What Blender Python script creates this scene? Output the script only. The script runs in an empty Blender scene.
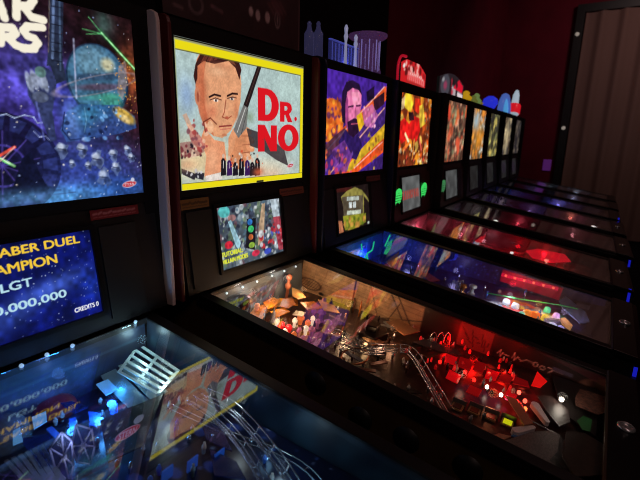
import bpy, math, random
import numpy as np
from mathutils import Vector, Matrix

random.seed(7)
rng = np.random.default_rng(7)
scene = bpy.context.scene
COL = scene.collection
PI = math.pi

# ------------------------------------------------------------------ camera (measured from the photograph)
CAM = np.array([-1.2437, -1.1197, 1.4829])
YAW, PIT, ROL, FPX = 0.9935, 0.2340, 0.0230, 436.28
PITCH = 0.8023                                  # spacing of the machines
TILT = 0.1486                                   # slope of the playfield glass
GY, GZ, GLEN = -0.0496, 0.9499, 1.1706          # back edge of the glass, its length
CT, ST = math.cos(TILT), math.sin(TILT)
GH = 0.272                                      # half width of the glass
def DEP(s): return .142-.066*s                  # depth of the playfield below the glass, deeper at the back
fw = np.array([math.cos(PIT)*math.sin(YAW), math.cos(PIT)*math.cos(YAW), -math.sin(PIT)])
r0 = np.array([math.cos(YAW), -math.sin(YAW), 0.0])
u0 = np.cross(r0, fw)
rt = r0*math.cos(ROL)+u0*math.sin(ROL)
up = -r0*math.sin(ROL)+u0*math.cos(ROL)

# per machine: offsets dx, dy, turn and art rectangle (x0, z0, w, h)
AX, AZ, AW, AH = -0.3371, 1.3048, 0.6536, 0.4552
MACH = {
 1: dict(dx=.0061, dy=-.0100, rz=.0235, art=(AX+.0016, AZ+.0082, AW+.0065, AH+.002)),
 2: dict(dx=0, dy=0, rz=0, art=(AX, AZ, AW, AH)),
 3: dict(dx=-.0049, dy=-.0102, rz=.0011, art=(AX+.0039, AZ, AW-.0143, AH+.0152)),
 4: dict(dx=-.0002, dy=.0003, rz=.0303, art=(AX-.0011, AZ-.0003, AW-.0215, AH-.0092)),
 5: dict(dx=.0032, dy=-.0231, rz=.0291, art=(AX+.0011, AZ+.0014, AW-.0119, AH+.0056)),
 6: dict(dx=.0005, dy=.0015, rz=.0310, art=(AX, AZ-.0064, AW-.0117, AH+.0086)),
 7: dict(dx=0, dy=.03, rz=.02, art=(AX+.05, AZ, AW-.09, AH)),
 8: dict(dx=0, dy=.04, rz=.02, art=(AX+.02, AZ, AW-.04, AH)),
 9: dict(dx=0, dy=.06, rz=.02, art=(AX+.02, AZ, AW-.04, AH)),
}
def ray(x, y):
    return fw + rt*(x-320)/FPX - up*(y-240)/FPX
def to_local(k, W):
    m = MACH[k]; c, s = math.cos(m['rz']), math.sin(m['rz'])
    x = W[0]-(k-2)*PITCH-m['dx']; y = W[1]-m['dy']
    return np.array([c*x+s*y, -s*x+c*y, W[2]])
def local_ray(k, x, y):
    o = to_local(k, CAM); e = to_local(k, CAM+ray(x, y)); return o, e-o
def on_front(k, x, y, Y=0.0):                   # photo point -> local (x, z) on the plane Y
    o, d = local_ray(k, x, y); t = (Y-o[1])/d[1]; q = o+t*d; return q[0], q[2]
def on_side(k, x, y, X=GH):                     # -> (s, depth below glass) on the cabinet side
    o, d = local_ray(k, x, y); t = (X-o[0])/d[0]; q = o+t*d
    return slope_inv(q)
def slope_inv(q):
    dy, dz = q[1]-GY, q[2]-GZ
    s = -dy*CT - dz*ST; h = dz*CT - dy*ST
    return s, h
def S(u, s, h):                                 # slope coordinates -> local point (h over the playfield)
    hh = h-DEP(s)
    return Vector((u, GY - s*CT - hh*ST, GZ - s*ST + hh*CT))
def on_pf(k, x, y, h=0.0):                      # -> (u, s) at height h over the playfield
    o, d = local_ray(k, x, y)
    def g(q): s_, h_ = slope_inv(q); return h_+DEP(s_)-h
    a, b = g(o), g(o+d); q = o+a/(a-b)*d
    return q[0], slope_inv(q)[0]

# ------------------------------------------------------------------ materials
def lin(c):
    c = np.asarray(c, float)/255.0
    return np.where(c <= .04045, c/12.92, ((c+.055)/1.055)**2.4)
MATS = {}
def mat(name, col=(128,128,128), rough=.5, metal=0.0, emit=None, es=1.0, spec=.5, alpha=1.0, noise=None, bump=0, coat=0):
    if name in MATS: return MATS[name]
    m = bpy.data.materials.new(name); m.use_nodes = True
    nt = m.node_tree; b = nt.nodes['Principled BSDF']
    c = (*lin(col), 1)
    b.inputs['Base Color'].default_value = c
    b.inputs['Roughness'].default_value = rough
    b.inputs['Metallic'].default_value = metal
    b.inputs['Specular IOR Level'].default_value = spec
    if coat: b.inputs['Coat Weight'].default_value = coat
    if emit is not None:
        b.inputs['Emission Color'].default_value = (*lin(emit), 1)
        b.inputs['Emission Strength'].default_value = es
    b.inputs['Alpha'].default_value = alpha
    if noise:
        tc = nt.nodes.new('ShaderNodeTexCoord'); n = nt.nodes.new('ShaderNodeTexNoise')
        n.inputs['Scale'].default_value = noise[0]; n.inputs['Detail'].default_value = 5
        r = nt.nodes.new('ShaderNodeValToRGB')
        r.color_ramp.elements[0].color = c; r.color_ramp.elements[1].color = (*lin(noise[1]), 1)
        r.color_ramp.elements[0].position = .35; r.color_ramp.elements[1].position = .7
        nt.links.new(tc.outputs['Object'], n.inputs['Vector']); nt.links.new(n.outputs['Fac'], r.inputs['Fac'])
        nt.links.new(r.outputs['Color'], b.inputs['Base Color'])
        if bump:
            bp = nt.nodes.new('ShaderNodeBump'); bp.inputs['Strength'].default_value = bump
            nt.links.new(n.outputs['Fac'], bp.inputs['Height']); nt.links.new(bp.outputs['Normal'], b.inputs['Normal'])
    MATS[name] = m; return m
def vmat(name, emissive=0.0, rough=.4, base=1.0, spec=.5):          # colours come from the mesh's own colour layer
    if name in MATS: return MATS[name]
    m = bpy.data.materials.new(name); m.use_nodes = True
    nt = m.node_tree; b = nt.nodes['Principled BSDF']
    a = nt.nodes.new('ShaderNodeAttribute'); a.attribute_name = 'Print'
    b.inputs['Roughness'].default_value = rough; b.inputs['Specular IOR Level'].default_value = spec
    if emissive:
        b.inputs['Base Color'].default_value = (.01,.01,.01,1)
        nt.links.new(a.outputs['Color'], b.inputs['Emission Color']); b.inputs['Emission Strength'].default_value = emissive
    else:
        nt.links.new(a.outputs['Color'], b.inputs['Base Color'])
    MATS[name] = m; return m
def glass_mat(name='playfield_glass', f0=.11, tint=(1,1,1)):
    if name in MATS: return MATS[name]
    m = bpy.data.materials.new(name); m.use_nodes = True; nt = m.node_tree; nt.nodes.clear()
    N = nt.nodes.new; L = nt.links.new
    g = N('ShaderNodeNewGeometry'); d = N('ShaderNodeVectorMath'); d.operation = 'DOT_PRODUCT'
    L(g.outputs['Normal'], d.inputs[0]); L(g.outputs['Incoming'], d.inputs[1])
    def M(op, a, b=None):
        n = N('ShaderNodeMath'); n.operation = op
        for i, v in enumerate((a, b)):
            if v is None: continue
            if isinstance(v, (int, float)): n.inputs[i].default_value = v
            else: L(v, n.inputs[i])
        return n.outputs[0]
    a = M('ABSOLUTE', d.outputs['Value']); f = M('POWER', M('SUBTRACT', 1.0, a), 5.0)
    f = M('ADD', M('MULTIPLY', f, 1-f0), f0)
    t = N('ShaderNodeBsdfTransparent'); t.inputs[0].default_value = (*tint, 1)
    gl = N('ShaderNodeBsdfGlossy'); gl.inputs['Roughness'].default_value = .0; gl.inputs[0].default_value = (1,1,1,1)
    mx = N('ShaderNodeMixShader'); o = N('ShaderNodeOutputMaterial')
    L(f, mx.inputs[0]); L(t.outputs[0], mx.inputs[1]); L(gl.outputs[0], mx.inputs[2]); L(mx.outputs[0], o.inputs[0])
    MATS[name] = m; return m
def clear_mat(name, col, alpha=.45, es=0.0, rough=.1):
    return mat(name, col, rough, 0, emit=col if es else None, es=es, alpha=alpha)

BLACK = mat('black_powder_coat', (11,10,12), .38, spec=.35)
MATTE = mat('matte_black_wood', (9,8,9), .7, spec=.2)
CHROME = mat('polished_steel_wire', (215,220,225), .24, .85)
STEEL = mat('brushed_steel', (135,142,146), .3, .6)
GREYAP = mat('grey_steel_apron', (120,115,112), .45, .3, noise=(220,(90,86,84)))
RUBBER = mat('white_rubber', (190,185,175), .6)
DARKPL = mat('dark_plastic', (22,20,22), .35)
GLASS = glass_mat()

# ------------------------------------------------------------------ mesh building
class MB:
    def __init__(self): self.v = []; self.f = []; self.sm = []
    def add(self, vs, fs, smooth=False):
        o = len(self.v); self.v += [tuple(p) for p in vs]
        for f in fs: self.f.append(tuple(i+o for i in f)); self.sm.append(smooth)
        return self
    def box(self, x0, x1, y0, y1, z0, z1, M=None):
        vs = [Vector((x, y, z)) for x in (x0, x1) for y in (y0, y1) for z in (z0, z1)]
        if M is not None: vs = [M @ v for v in vs]
        return self.add(vs, [(0,1,3,2),(4,6,7,5),(0,4,5,1),(2,3,7,6),(0,2,6,4),(1,5,7,3)])
    def hexa(self, vs):                        # 8 corners, order as in box
        return self.add(vs, [(0,1,3,2),(4,6,7,5),(0,4,5,1),(2,3,7,6),(0,2,6,4),(1,5,7,3)])
    def prism(self, pts, off):                 # polygon of Vectors extruded by off
        n = len(pts); off = Vector(off); vs = [Vector(p) for p in pts]+[Vector(p)+off for p in pts]
        return self.add(vs, [tuple(range(n))[::-1], tuple(range(n, 2*n))]+[(i, (i+1) % n, n+(i+1) % n, n+i) for i in range(n)])
    def lathe(self, c, axis, prof, n=14):      # prof: (radius, height)
        c = Vector(c); a = Vector(axis).normalized()
        e = a.orthogonal().normalized(); g = a.cross(e); vs = []
        for r, h in prof:
            for i in range(n):
                t = 2*PI*i/n; vs.append(c+a*h+(e*math.cos(t)+g*math.sin(t))*r)
        fs = []
        for j in range(len(prof)-1):
            for i in range(n):
                q = (i+1) % n; fs.append((j*n+i, j*n+q, (j+1)*n+q, (j+1)*n+i))
        fs.append(tuple(range(n))[::-1]); k = (len(prof)-1)*n; fs.append(tuple(range(k, k+n)))
        return self.add(vs, fs, True)
    def tube(self, path, r=.0016, n=6, closed=False):
        P = [Vector(p) for p in path]; m = len(P); vs = []; e = None
        for i, p in enumerate(P):
            a = P[(i+1) % m] if (closed or i < m-1) else P[i]
            b = P[i-1] if (closed or i > 0) else P[i]
            t = (a-b).normalized()
            e = t.orthogonal().normalized() if e is None else (e-t*e.dot(t)).normalized()
            g = t.cross(e)
            vs += [p+(e*math.cos(2*PI*j/n)+g*math.sin(2*PI*j/n))*r for j in range(n)]
        fs = []
        for i in range(m if closed else m-1):
            k = (i+1) % m
            for j in range(n):
                q = (j+1) % n; fs.append((i*n+j, i*n+q, k*n+q, k*n+j))
        if not closed: fs += [tuple(range(n))[::-1], tuple(range((m-1)*n, m*n))]
        return self.add(vs, fs, True)
    def build(self, name, material, parent=None, bevel=0):
        me = bpy.data.meshes.new(name); me.from_pydata(self.v, [], self.f); me.update()
        me.polygons.foreach_set('use_smooth', self.sm)
        me.materials.append(material)
        o = bpy.data.objects.new(name, me); COL.objects.link(o)
        if parent is not None: o.parent = parent
        if bevel:
            md = o.modifiers.new('edge', 'BEVEL'); md.width = bevel; md.segments = 2; md.limit_method = 'ANGLE'
        return o
def spline(pts, n=8):
    P = [Vector(p) for p in pts]; out = []
    for i in range(len(P)-1):
        p0 = P[max(i-1, 0)]; p1 = P[i]; p2 = P[i+1]; p3 = P[min(i+2, len(P)-1)]
        for j in range(n):
            t = j/n
            out.append(.5*((2*p1)+(p2-p0)*t+(2*p0-5*p1+4*p2-p3)*t*t+(3*p1-p0-3*p2+p3)*t**3))
    out.append(P[-1]); return out
def tag(o, label=None, cat=None, group=None, kind=None):
    for k, v in (('label', label), ('category', cat), ('group', group), ('kind', kind)):
        if v: o[k] = v
    return o
def empty(name, loc, rz=0):
    o = bpy.data.objects.new(name, None); COL.objects.link(o); o.location = loc; o.rotation_euler.z = rz
    o.empty_display_size = .1; return o
def glow(parent, loc, col, power, size=.014):
    l = bpy.data.lights.new('lamp_or_fill_light', 'POINT'); l.energy = power; l.color = tuple(lin(col)); l.shadow_soft_size = size
    o = bpy.data.objects.new('lamp_or_fill_light', l); COL.objects.link(o); o.location = loc
    if parent is not None: o.parent = parent
    return o

# ------------------------------------------------------------------ painting prints on a fine grid
FONT_CACHE = {}
def text_tris(s, bold=0.0):
    if (s, bold) in FONT_CACHE: return FONT_CACHE[(s, bold)]
    cu = bpy.data.curves.new('t', 'FONT'); cu.body = s; cu.offset = bold; cu.space_character = 1.0+bold*2.2
    ob = bpy.data.objects.new('t', cu); COL.objects.link(ob)
    dg = bpy.context.evaluated_depsgraph_get(); ev = ob.evaluated_get(dg); me = ev.to_mesh(); me.calc_loop_triangles()
    V = np.array([v.co[:2] for v in me.vertices]); T = np.array([t.vertices[:] for t in me.loop_triangles])
    ev.to_mesh_clear(); bpy.data.objects.remove(ob); bpy.data.curves.remove(cu)
    tri = V[T]; mn = V.min(0); mx = V.max(0)
    FONT_CACHE[(s, bold)] = (tri-mn)/(mx-mn); return FONT_CACHE[(s, bold)]
class Art:
    """a rectangle (x0, y0, w, h) in the surface's own metres, sampled every d metres"""
    def __init__(self, x0, y0, w, h, d, bg=(0,0,0)):
        self.x0, self.y0, self.w, self.h = x0, y0, w, h
        self.nx, self.ny = int(round(w/d))+1, int(round(h/d))+1
        self.X, self.Y = np.meshgrid(np.linspace(x0, x0+w, self.nx), np.linspace(y0, y0+h, self.ny))
        self.C = np.zeros((self.ny, self.nx, 3)); self.C[:] = bg; self.d = d
    def _blend(self, A, col): 
        A = A[..., None]; self.C = self.C*(1-A)+np.asarray(col, float)*A
    def _cov(self, pts):
        P = np.array(pts, float); A = np.zeros((self.ny, self.nx)); q = self.d*.25
        for ox, oy in ((-q,-q),(q,-q),(-q,q),(q,q)):
            x, y = self.X+ox, self.Y+oy; ins = np.zeros_like(A, bool)
            for i in range(len(P)):
                x1, y1 = P[i-1]; x2, y2 = P[i]
                if y1 == y2: continue
                ins ^= ((y1 > y) != (y2 > y)) & (x < (x2-x1)*(y-y1)/(y2-y1)+x1)
            A += ins*.25
        return A
    def poly(self, pts, col, a=1.0): self._blend(self._cov(pts)*a, col)
    def glyph(self, ch, x0, y0, x1, y1, col):      # heavy poster capitals
        arc = lambda cx, cy, rx, ry, a, b, n=10: [(cx+rx*math.cos(t), cy+ry*math.sin(t)) for t in np.linspace(a, b, n)]
        G = {'D': [[(0,0),(.45,0)]+arc(.45,.5,.55,.5,-PI/2,PI/2)+[(0,1)], [(.34,.2),(.42,.2)]+arc(.42,.5,.22,.3,-PI/2,PI/2)+[(.34,.8)]],
             'R': [[(0,0),(.36,0),(.36,.36),(.42,.36),(.62,0),(1.02,0),(.74,.42)]+arc(.62,.71,.34,.29,-PI/3,PI/2)+[(0,1)], [(.36,.58),(.5,.58)]+arc(.5,.69,.1,.11,-PI/2,PI/2,5)+[(.36,.8)]],
             'N': [[(0,0),(.33,0),(.33,.52),(.64,0),(1,0),(1,1),(.67,1),(.67,.5),(.36,1),(0,1)]],
             'O': [arc(.5,.5,.5,.5,0,2*PI,30)[:-1], arc(.5,.5,.19,.3,0,2*PI,24)[:-1]]}[ch]
        C = None
        for r in G:
            c = self._cov([(x0+a*(x1-x0), y0+b*(y1-y0)) for a, b in r]); C = c if C is None else C*(1-c)
        self._blend(C, col)
    def ell(self, cx, cy, rx, ry, col, a=1.0, rot=0, soft=.0, ring=0):
        x, y = self.X-cx, self.Y-cy; c, s = math.cos(rot), math.sin(rot)
        r = np.sqrt(((x*c+y*s)/rx)**2+((-x*s+y*c)/ry)**2)
        k = self.d/min(rx, ry)+soft
        A = np.clip((1-r)/k+.5, 0, 1)
        if ring: A = A*np.clip((r-(1-ring))/k+.5, 0, 1)
        self._blend(A*a, col)
    def blob(self, cx, cy, rx, ry, col, a=1.0, rot=0):
        x, y = self.X-cx, self.Y-cy; c, s = math.cos(rot), math.sin(rot)
        self._blend(a*np.exp(-(((x*c+y*s)/rx)**2+((-x*s+y*c)/ry)**2)), col)
    def line(self, p, q, w, col, a=1.0, soft=0):
        p, q = np.array(p, float), np.array(q, float); d = q-p; L = max(d@d, 1e-12)
        t = np.clip(((self.X-p[0])*d[0]+(self.Y-p[1])*d[1])/L, 0, 1)
        D = np.hypot(self.X-p[0]-t*d[0], self.Y-p[1]-t*d[1])
        self._blend(np.clip((w/2-D)/(self.d+soft)+.5, 0, 1)*a, col)
    def path(self, P, w, col, a=1.0):
        for i in range(len(P)-1): self.line(P[i], P[i+1], w, col, a)
    def noise(self, scale, amt, seed=0, mono=True):
        r = np.random.default_rng(seed); gx, gy = int(self.w/scale)+3, int(self.h/scale)+3
        G = r.random((gy, gx, 1 if mono else 3))*2-1
        fx = (self.X-self.x0)/scale; fy = (self.Y-self.y0)/scale
        ix, iy = fx.astype(int), fy.astype(int); tx, ty = (fx-ix)[..., None], (fy-iy)[..., None]
        tx = tx*tx*(3-2*tx); ty = ty*ty*(3-2*ty)
        n = (G[iy, ix]*(1-tx)+G[iy, ix+1]*tx)*(1-ty)+(G[iy+1, ix]*(1-tx)+G[iy+1, ix+1]*tx)*ty
        self.C = np.clip(self.C*(1+amt*n), 0, 255)
    def specks(self, n, cols, size, box=None, seed=0, a=1.0):
        r = np.random.default_rng(seed); x0, y0, x1, y1 = box or (self.x0, self.y0, self.x0+self.w, self.y0+self.h)
        for i in range(n):
            x, y = r.uniform(x0, x1), r.uniform(y0, y1); s = size*r.uniform(.5, 1.4)
            self._small(x, y, s, s*r.uniform(.5, 1.5), cols[r.integers(len(cols))], a, r.uniform(0, PI))
    def _small(self, x, y, rx, ry, col, a, rot):
        m = max(rx, ry)*1.6+self.d*2
        i0, i1 = np.clip([int((x-m-self.x0)/self.d), int((x+m-self.x0)/self.d)+2], 0, self.nx)
        j0, j1 = np.clip([int((y-m-self.y0)/self.d), int((y+m-self.y0)/self.d)+2], 0, self.ny)
        if i1 <= i0 or j1 <= j0: return
        X, Y = self.X[j0:j1, i0:i1]-x, self.Y[j0:j1, i0:i1]-y; c, s = math.cos(rot), math.sin(rot)
        R = np.sqrt(((X*c+Y*s)/rx)**2+((-X*s+Y*c)/ry)**2); A = (np.clip((1-R)/(self.d/min(rx, ry)+.2)+.5, 0, 1)*a)[..., None]
        self.C[j0:j1, i0:i1] = self.C[j0:j1, i0:i1]*(1-A)+np.asarray(col, float)*A
    def text(self, s, x0, y0, x1, y1, col, bold=.0, slant=0, a=1.0, flipx=False, fat=0):
        if fat:                                  # heavier strokes: the same letters struck a few times side by side
            for ox, oy in ((-1,0),(1,0),(0,-.6),(0,.6),(0,0)): self.text(s, x0+ox*fat, y0+oy*fat, x1+ox*fat, y1+oy*fat, col, 0, slant, a)
            return
        tri = text_tris(s, bold).copy()
        if flipx: tri[..., 0] = 1-tri[..., 0]
        tri = tri*[x1-x0, y1-y0]+[x0, y0]; tri[..., 0] += (tri[..., 1]-y0)*slant
        A = np.zeros((self.ny, self.nx)); q = self.d*.25
        for t in tri:
            i0, i1 = int((t[:, 0].min()-self.x0)/self.d)-1, int((t[:, 0].max()-self.x0)/self.d)+3
            j0, j1 = int((t[:, 1].min()-self.y0)/self.d)-1, int((t[:, 1].max()-self.y0)/self.d)+3
            i0, i1 = np.clip([i0, i1], 0, self.nx); j0, j1 = np.clip([j0, j1], 0, self.ny)
            if i1 <= i0 or j1 <= j0: continue
            X, Y = self.X[j0:j1, i0:i1], self.Y[j0:j1, i0:i1]
            for ox, oy in ((-q,-q),(q,-q),(-q,q),(q,q)):
                x, y = X+ox, Y+oy
                e = [(t[(k+1) % 3][0]-t[k][0])*(y-t[k][1])-(t[(k+1) % 3][1]-t[k][1])*(x-t[k][0]) for k in range(3)]
                ins = ((e[0] >= 0) & (e[1] >= 0) & (e[2] >= 0)) | ((e[0] <= 0) & (e[1] <= 0) & (e[2] <= 0))
                A[j0:j1, i0:i1] += ins*.25
        self._blend(np.clip(A, 0, 1)*a, col)
    def mesh(self, name, material, parent, fn, thick=None):
        """fn(x, y) -> 3D arrays; a thin solid sheet whose front carries the print"""
        ny, nx = self.ny, self.nx
        co = np.stack(fn(self.X, self.Y), -1).reshape(-1, 3).astype(np.float32)
        idx = np.arange(ny*nx).reshape(ny, nx)
        q = np.stack([idx[:-1, :-1], idx[:-1, 1:], idx[1:, 1:], idx[1:, :-1]], -1).reshape(-1, 4)
        me = bpy.data.meshes.new(name); col = np.clip(self.C.reshape(-1, 3), 0, 255); n = len(co)
        faces = q; extra = 0
        if thick is not None:
            b = co[[idx[0, 0], idx[0, -1], idx[-1, -1], idx[-1, 0]]]+np.array(thick, np.float32)
            co = np.concatenate([co, b, co[[idx[0, 0], idx[0, -1], idx[-1, -1], idx[-1, 0]]]])
            faces = np.concatenate([q, [[n+3, n+2, n+1, n], [n, n+1, n+5, n+4], [n+1, n+2, n+6, n+5], [n+2, n+3, n+7, n+6], [n+3, n, n+4, n+7]]]); extra = 8
        me.vertices.add(len(co)); me.vertices.foreach_set('co', co.ravel())
        me.loops.add(len(faces)*4); me.loops.foreach_set('vertex_index', faces.astype(np.int32).ravel())
        me.polygons.add(len(faces)); me.polygons.foreach_set('loop_start', np.arange(0, len(faces)*4, 4, dtype=np.int32))
        me.polygons.foreach_set('loop_total', np.full(len(faces), 4, dtype=np.int32))
        me.update(calc_edges=True)
        at = me.color_attributes.new('Print', 'FLOAT_COLOR', 'POINT')
        L = np.ones((len(co), 4), np.float32); L[:, :3] = .004; L[:n, :3] = lin(col)
        at.data.foreach_set('color', L.ravel()); me.materials.append(material)
        o = bpy.data.objects.new(name, me); COL.objects.link(o)
        if parent is not None: o.parent = parent
        return o

# ------------------------------------------------------------------ the prints
def F(k, x, y, Y=0.0): return on_front(k, x, y, Y)
def FP(k, pts, Y=0.0): return [on_front(k, x, y, Y) for x, y in pts]
def badge(A, cx, cy, w):                         # maker's oval badge with a ball on its corner
    A.ell(cx, cy, w*.5, w*.2, (245,235,235), rot=.12); A.ell(cx, cy, w*.46, w*.165, (190,45,60), rot=.12)
    A.text('STERN', cx-w*.34, cy-w*.1, cx+w*.34, cy+w*.07, (235,220,225), bold=.02, slant=0)
    A.ell(cx+w*.25, cy+w*.26, w*.13, w*.13, (200,205,225))
def art1():
    x0, z0, w, h = MACH[1]['art']; A = Art(x0, z0, w, h, .0021, (30,14,18))
    b = lambda x, y, rx, ry, c, a=1, r=0: A.blob(*F(1, x, y), rx, ry, c, a, r)
    b(25,110,.13,.14,(54,52,150),.85); b(80,170,.16,.07,(56,74,165),.8); b(33,80,.07,.07,(100,100,215),.75)
    b(60,196,.25,.03,(70,150,225),.8); b(10,110,.08,.10,(66,52,140),.7); b(128,110,.05,.10,(70,28,40),.8)
    b(130,75,.03,.07,(160,80,35),.75); b(72,100,.05,.05,(60,70,190),.8)
    A.noise(.03, .35, 3); A.noise(.011, .3, 4)
    # dark round hatch with wedges, lower left
    cx, cz = F(1, 2, 166)
    A.ell(cx, cz, .125, .115, (14,14,38), .8)
    for i in range(16):
        t = 2*PI*i/16; A.poly([(cx+r*math.cos(t+e), cz+r*.92*math.sin(t+e)) for r, e in ((.085,-.12),(.118,-.15),(.118,.15),(.085,.12))], (40,46,100), .9)
    for i in range(10):
        t = 2*PI*i/10+.2; A.line((cx, cz), (cx+.08*math.cos(t), cz+.075*math.sin(t)), .003, (78,62,150), .8)
    A.ell(cx, cz, .05, .047, (70,58,150), .9, ring=.1)
    A.line(F(1,-8,160), F(1,14,147), .006, (255,90,70)); A.line(F(1,-8,155), F(1,14,166), .0055, (120,230,110))
    A.line(F(1,0,161), F(1,14,147), .0022, (255,200,190)); A.line(F(1,0,158), F(1,14,166), .002, (225,255,215))
    # dark crag in place of the duelling figure, with shadow streaks
    A.poly(FP(1, [(10,195),(16,176),(22,158),(30,152),(36,166),(42,178),(50,191)]), (12,14,34))
    A.line(F(1,-10,197), F(1,60,190), .005, (15,20,45), .7); A.line(F(1,-10,202), F(1,75,192), .003, (30,40,85), .7)
    # lightning
    A.path(FP(1, [(-4,116),(6,114),(14,118),(24,115),(33,117),(37,123),(47,122),(53,128)]), .0022, (200,220,255), .9)
    A.path(FP(1, [(33,131),(39,137),(45,136),(50,141)]), .0016, (190,205,255), .8)
    # grey-blue machined column with mist at its foot
    A.poly(FP(1, [(48,-4),(63,-4),(62,60),(66,80),(56,84),(50,66),(46,66),(49,40)]), (36,44,66))
    A.line(F(1,53,-2), F(1,52,58), .006, (86,104,140)); A.line(F(1,59,-2), F(1,60,70), .004, (70,90,120)); A.line(F(1,49,-2), F(1,48,52), .0016, (130,110,90), .8)
    for i in range(7): A.line(F(1,51,6+i*9), F(1,61,8+i*9), .0018, (15,18,30))
    A.poly(FP(1, [(43,66),(52,72),(56,84),(52,112),(56,140),(50,142),(38,112),(28,96),(25,78),(34,74)]), (50,58,98))
    for q in ((29,82),(34,80),(39,79),(44,82)): A.ell(*F(1,*q), .007, .022, (150,160,182), .85, rot=.2)
    A.ell(*F(1,40,72), .012, .012, (95,130,130)); A.line(F(1,35,98), F(1,44,140), .004, (110,120,205), .6); A.ell(*F(1,40,97), .018, .012, (95,105,130), .8)
    # a banded planet with a ring of haze
    cx, cz = F(1, 98, 76)
    A.ell(cx, cz-.012, .083, .088, (30,50,80)); A.ell(cx, cz-.01, .078, .083, (60,100,130)); A.noise(.02, .12, 8)
    A.ell(cx-.01, cz+.03, .045, .035, (120,160,180), .6, soft=.5); A.ell(cx+.028, cz+.03, .018, .016, (225,205,150), .7, soft=.6)
    for i, c in enumerate(((40,60,90),(90,60,80),(70,150,140),(40,90,110))): A.ell(cx+.004*i, cz-.002-.024*i, .074-.008*i, .008, c, .7, rot=.12, soft=.5)
    A.ell(cx+.03, cz-.06, .03, .02, (70,165,135), .7, soft=.6); A.ell(cx, cz-.02, .125, .022, (170,150,160), .5, rot=.28, ring=.14)
    A.line(F(1,73,39), F(1,76,98), .0042, (165,170,200), .8); A.poly(FP(1,[(118,66),(125,60),(127,82),(122,100),(117,92)]), (150,130,130), .7)
    # teal and gold cloud bank below it
    A.poly(FP(1, [(66,112),(80,104),(100,105),(118,105),(134,116),(136,128),(118,134),(95,138),(66,142),(60,130)]), (45,80,145), .85)
    b(90,118,.05,.032,(60,140,165),.85); b(72,122,.02,.05,(120,150,225),.6); A.ell(*F(1,124,116), .034, .016, (215,170,60), .9, rot=-.5, soft=.3)
    A.ell(*F(1,124,118), .02, .008, (245,215,140), .8, rot=-.5, soft=.5); b(104,126,.05,.03,(50,60,120),.7)
    A.path(FP(1, [(64,112),(62,130),(70,140),(95,137)]), .0022, (10,14,36), .8); A.path(FP(1, [(84,108),(86,120),(84,132)]), .0018, (130,190,230), .8)
    A.specks(26, [(190,215,250),(120,180,235),(20,30,60)], .0045, (*F(1,66,140), *F(1,120,106)), 31, .8)
    # pale drifting rocks in the mist
    b(100,165,.13,.07,(48,68,150),.6)
    for (x, y, s) in ((62,150,.016),(82,150,.015),(97,160,.019),(104,178,.02),(113,155,.014),(116,168,.015),(127,150,.012),(131,158,.012),(88,166,.01),(72,164,.009)):
        X, Z = F(1, x, y); A.poly([(X+s*1.1*math.cos(t)*(.8+.3*math.sin(5*t+x)), Z+s*1.5*math.sin(t)*(.8+.25*math.cos(3*t+y))) for t in np.linspace(0, 2*PI, 14)[:-1]], (92,108,152), .9)
        A.ell(X-s*.2, Z+s*.5, s*.55, s*.5, (205,215,235), .85, soft=.5); A.ell(X+s*.3, Z-s*.3, s*.4, s*.45, (40,48,80), .8, soft=.4)
        A.line((X-s*.6, Z+s*.2), (X+s*.5, Z), s*.16, (25,28,50), .7)
    b(125,188,.08,.035,(35,75,160),.7); b(30,198,.15,.02,(110,180,235),.5)
    # green beam
    for q in ((88,17),(82,29),(86,34),(97,33)): A.line(F(1,*q), F(1,102,34), .0025, (90,190,110), .8)
    A.line(F(1,100,31), F(1,136,72), .012, (40,110,50), .5, soft=.006); A.line(F(1,101,33), F(1,136,71), .0048, (110,235,120)); A.line(F(1,101,33), F(1,134,69), .0018, (215,255,210))
    b(104,24,.025,.03,(95,150,140),.5)
    A.noise(.006, .22, 73)
    A.specks(190, [(230,235,255),(170,190,250),(255,240,220)], .0012, None, 5, .9)
    A.specks(60, [(255,190,90),(240,150,60)], .0014, (*F(1,118,112), *F(1,137,62)), 6, .8)
    # chunky cream lettering, two rows
    cream = (252,244,222)
    W_ = .0165
    for P_ in ([(-18,17),(-6,-12),(4,18)], [(-12,10),(2,10)], [(16,-9),(16,17)], [(16,-7),(29,-6),(33,0),(29,6),(17,6)], [(23,7),(31,17),(43,20)], [(-30,-12),(-14,-12)], [(-22,-12),(-22,16)], [(-28,-12),(-40,-10),(-40,-3),(-28,1),(-28,12),(-42,14)],
               [(0,27),(0,43)], [(-2,27),(12,28),(15,33),(11,37),(1,37)], [(8,38),(15,45),(24,48.5),(34,49)], [(42,27.5),(27,26.5),(23,31),(27,36),(34,38.5),(37.5,43),(33,48.5),(22,48.5)], [(-8,43),(-17,22),(-26,43)], [(-60,22),(-50,43),(-42,26),(-34,43),(-28,22)]):
        A.path(FP(1, P_), W_, cream)
    badge(A, *F(1,129,184), .044)
    return A
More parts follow.
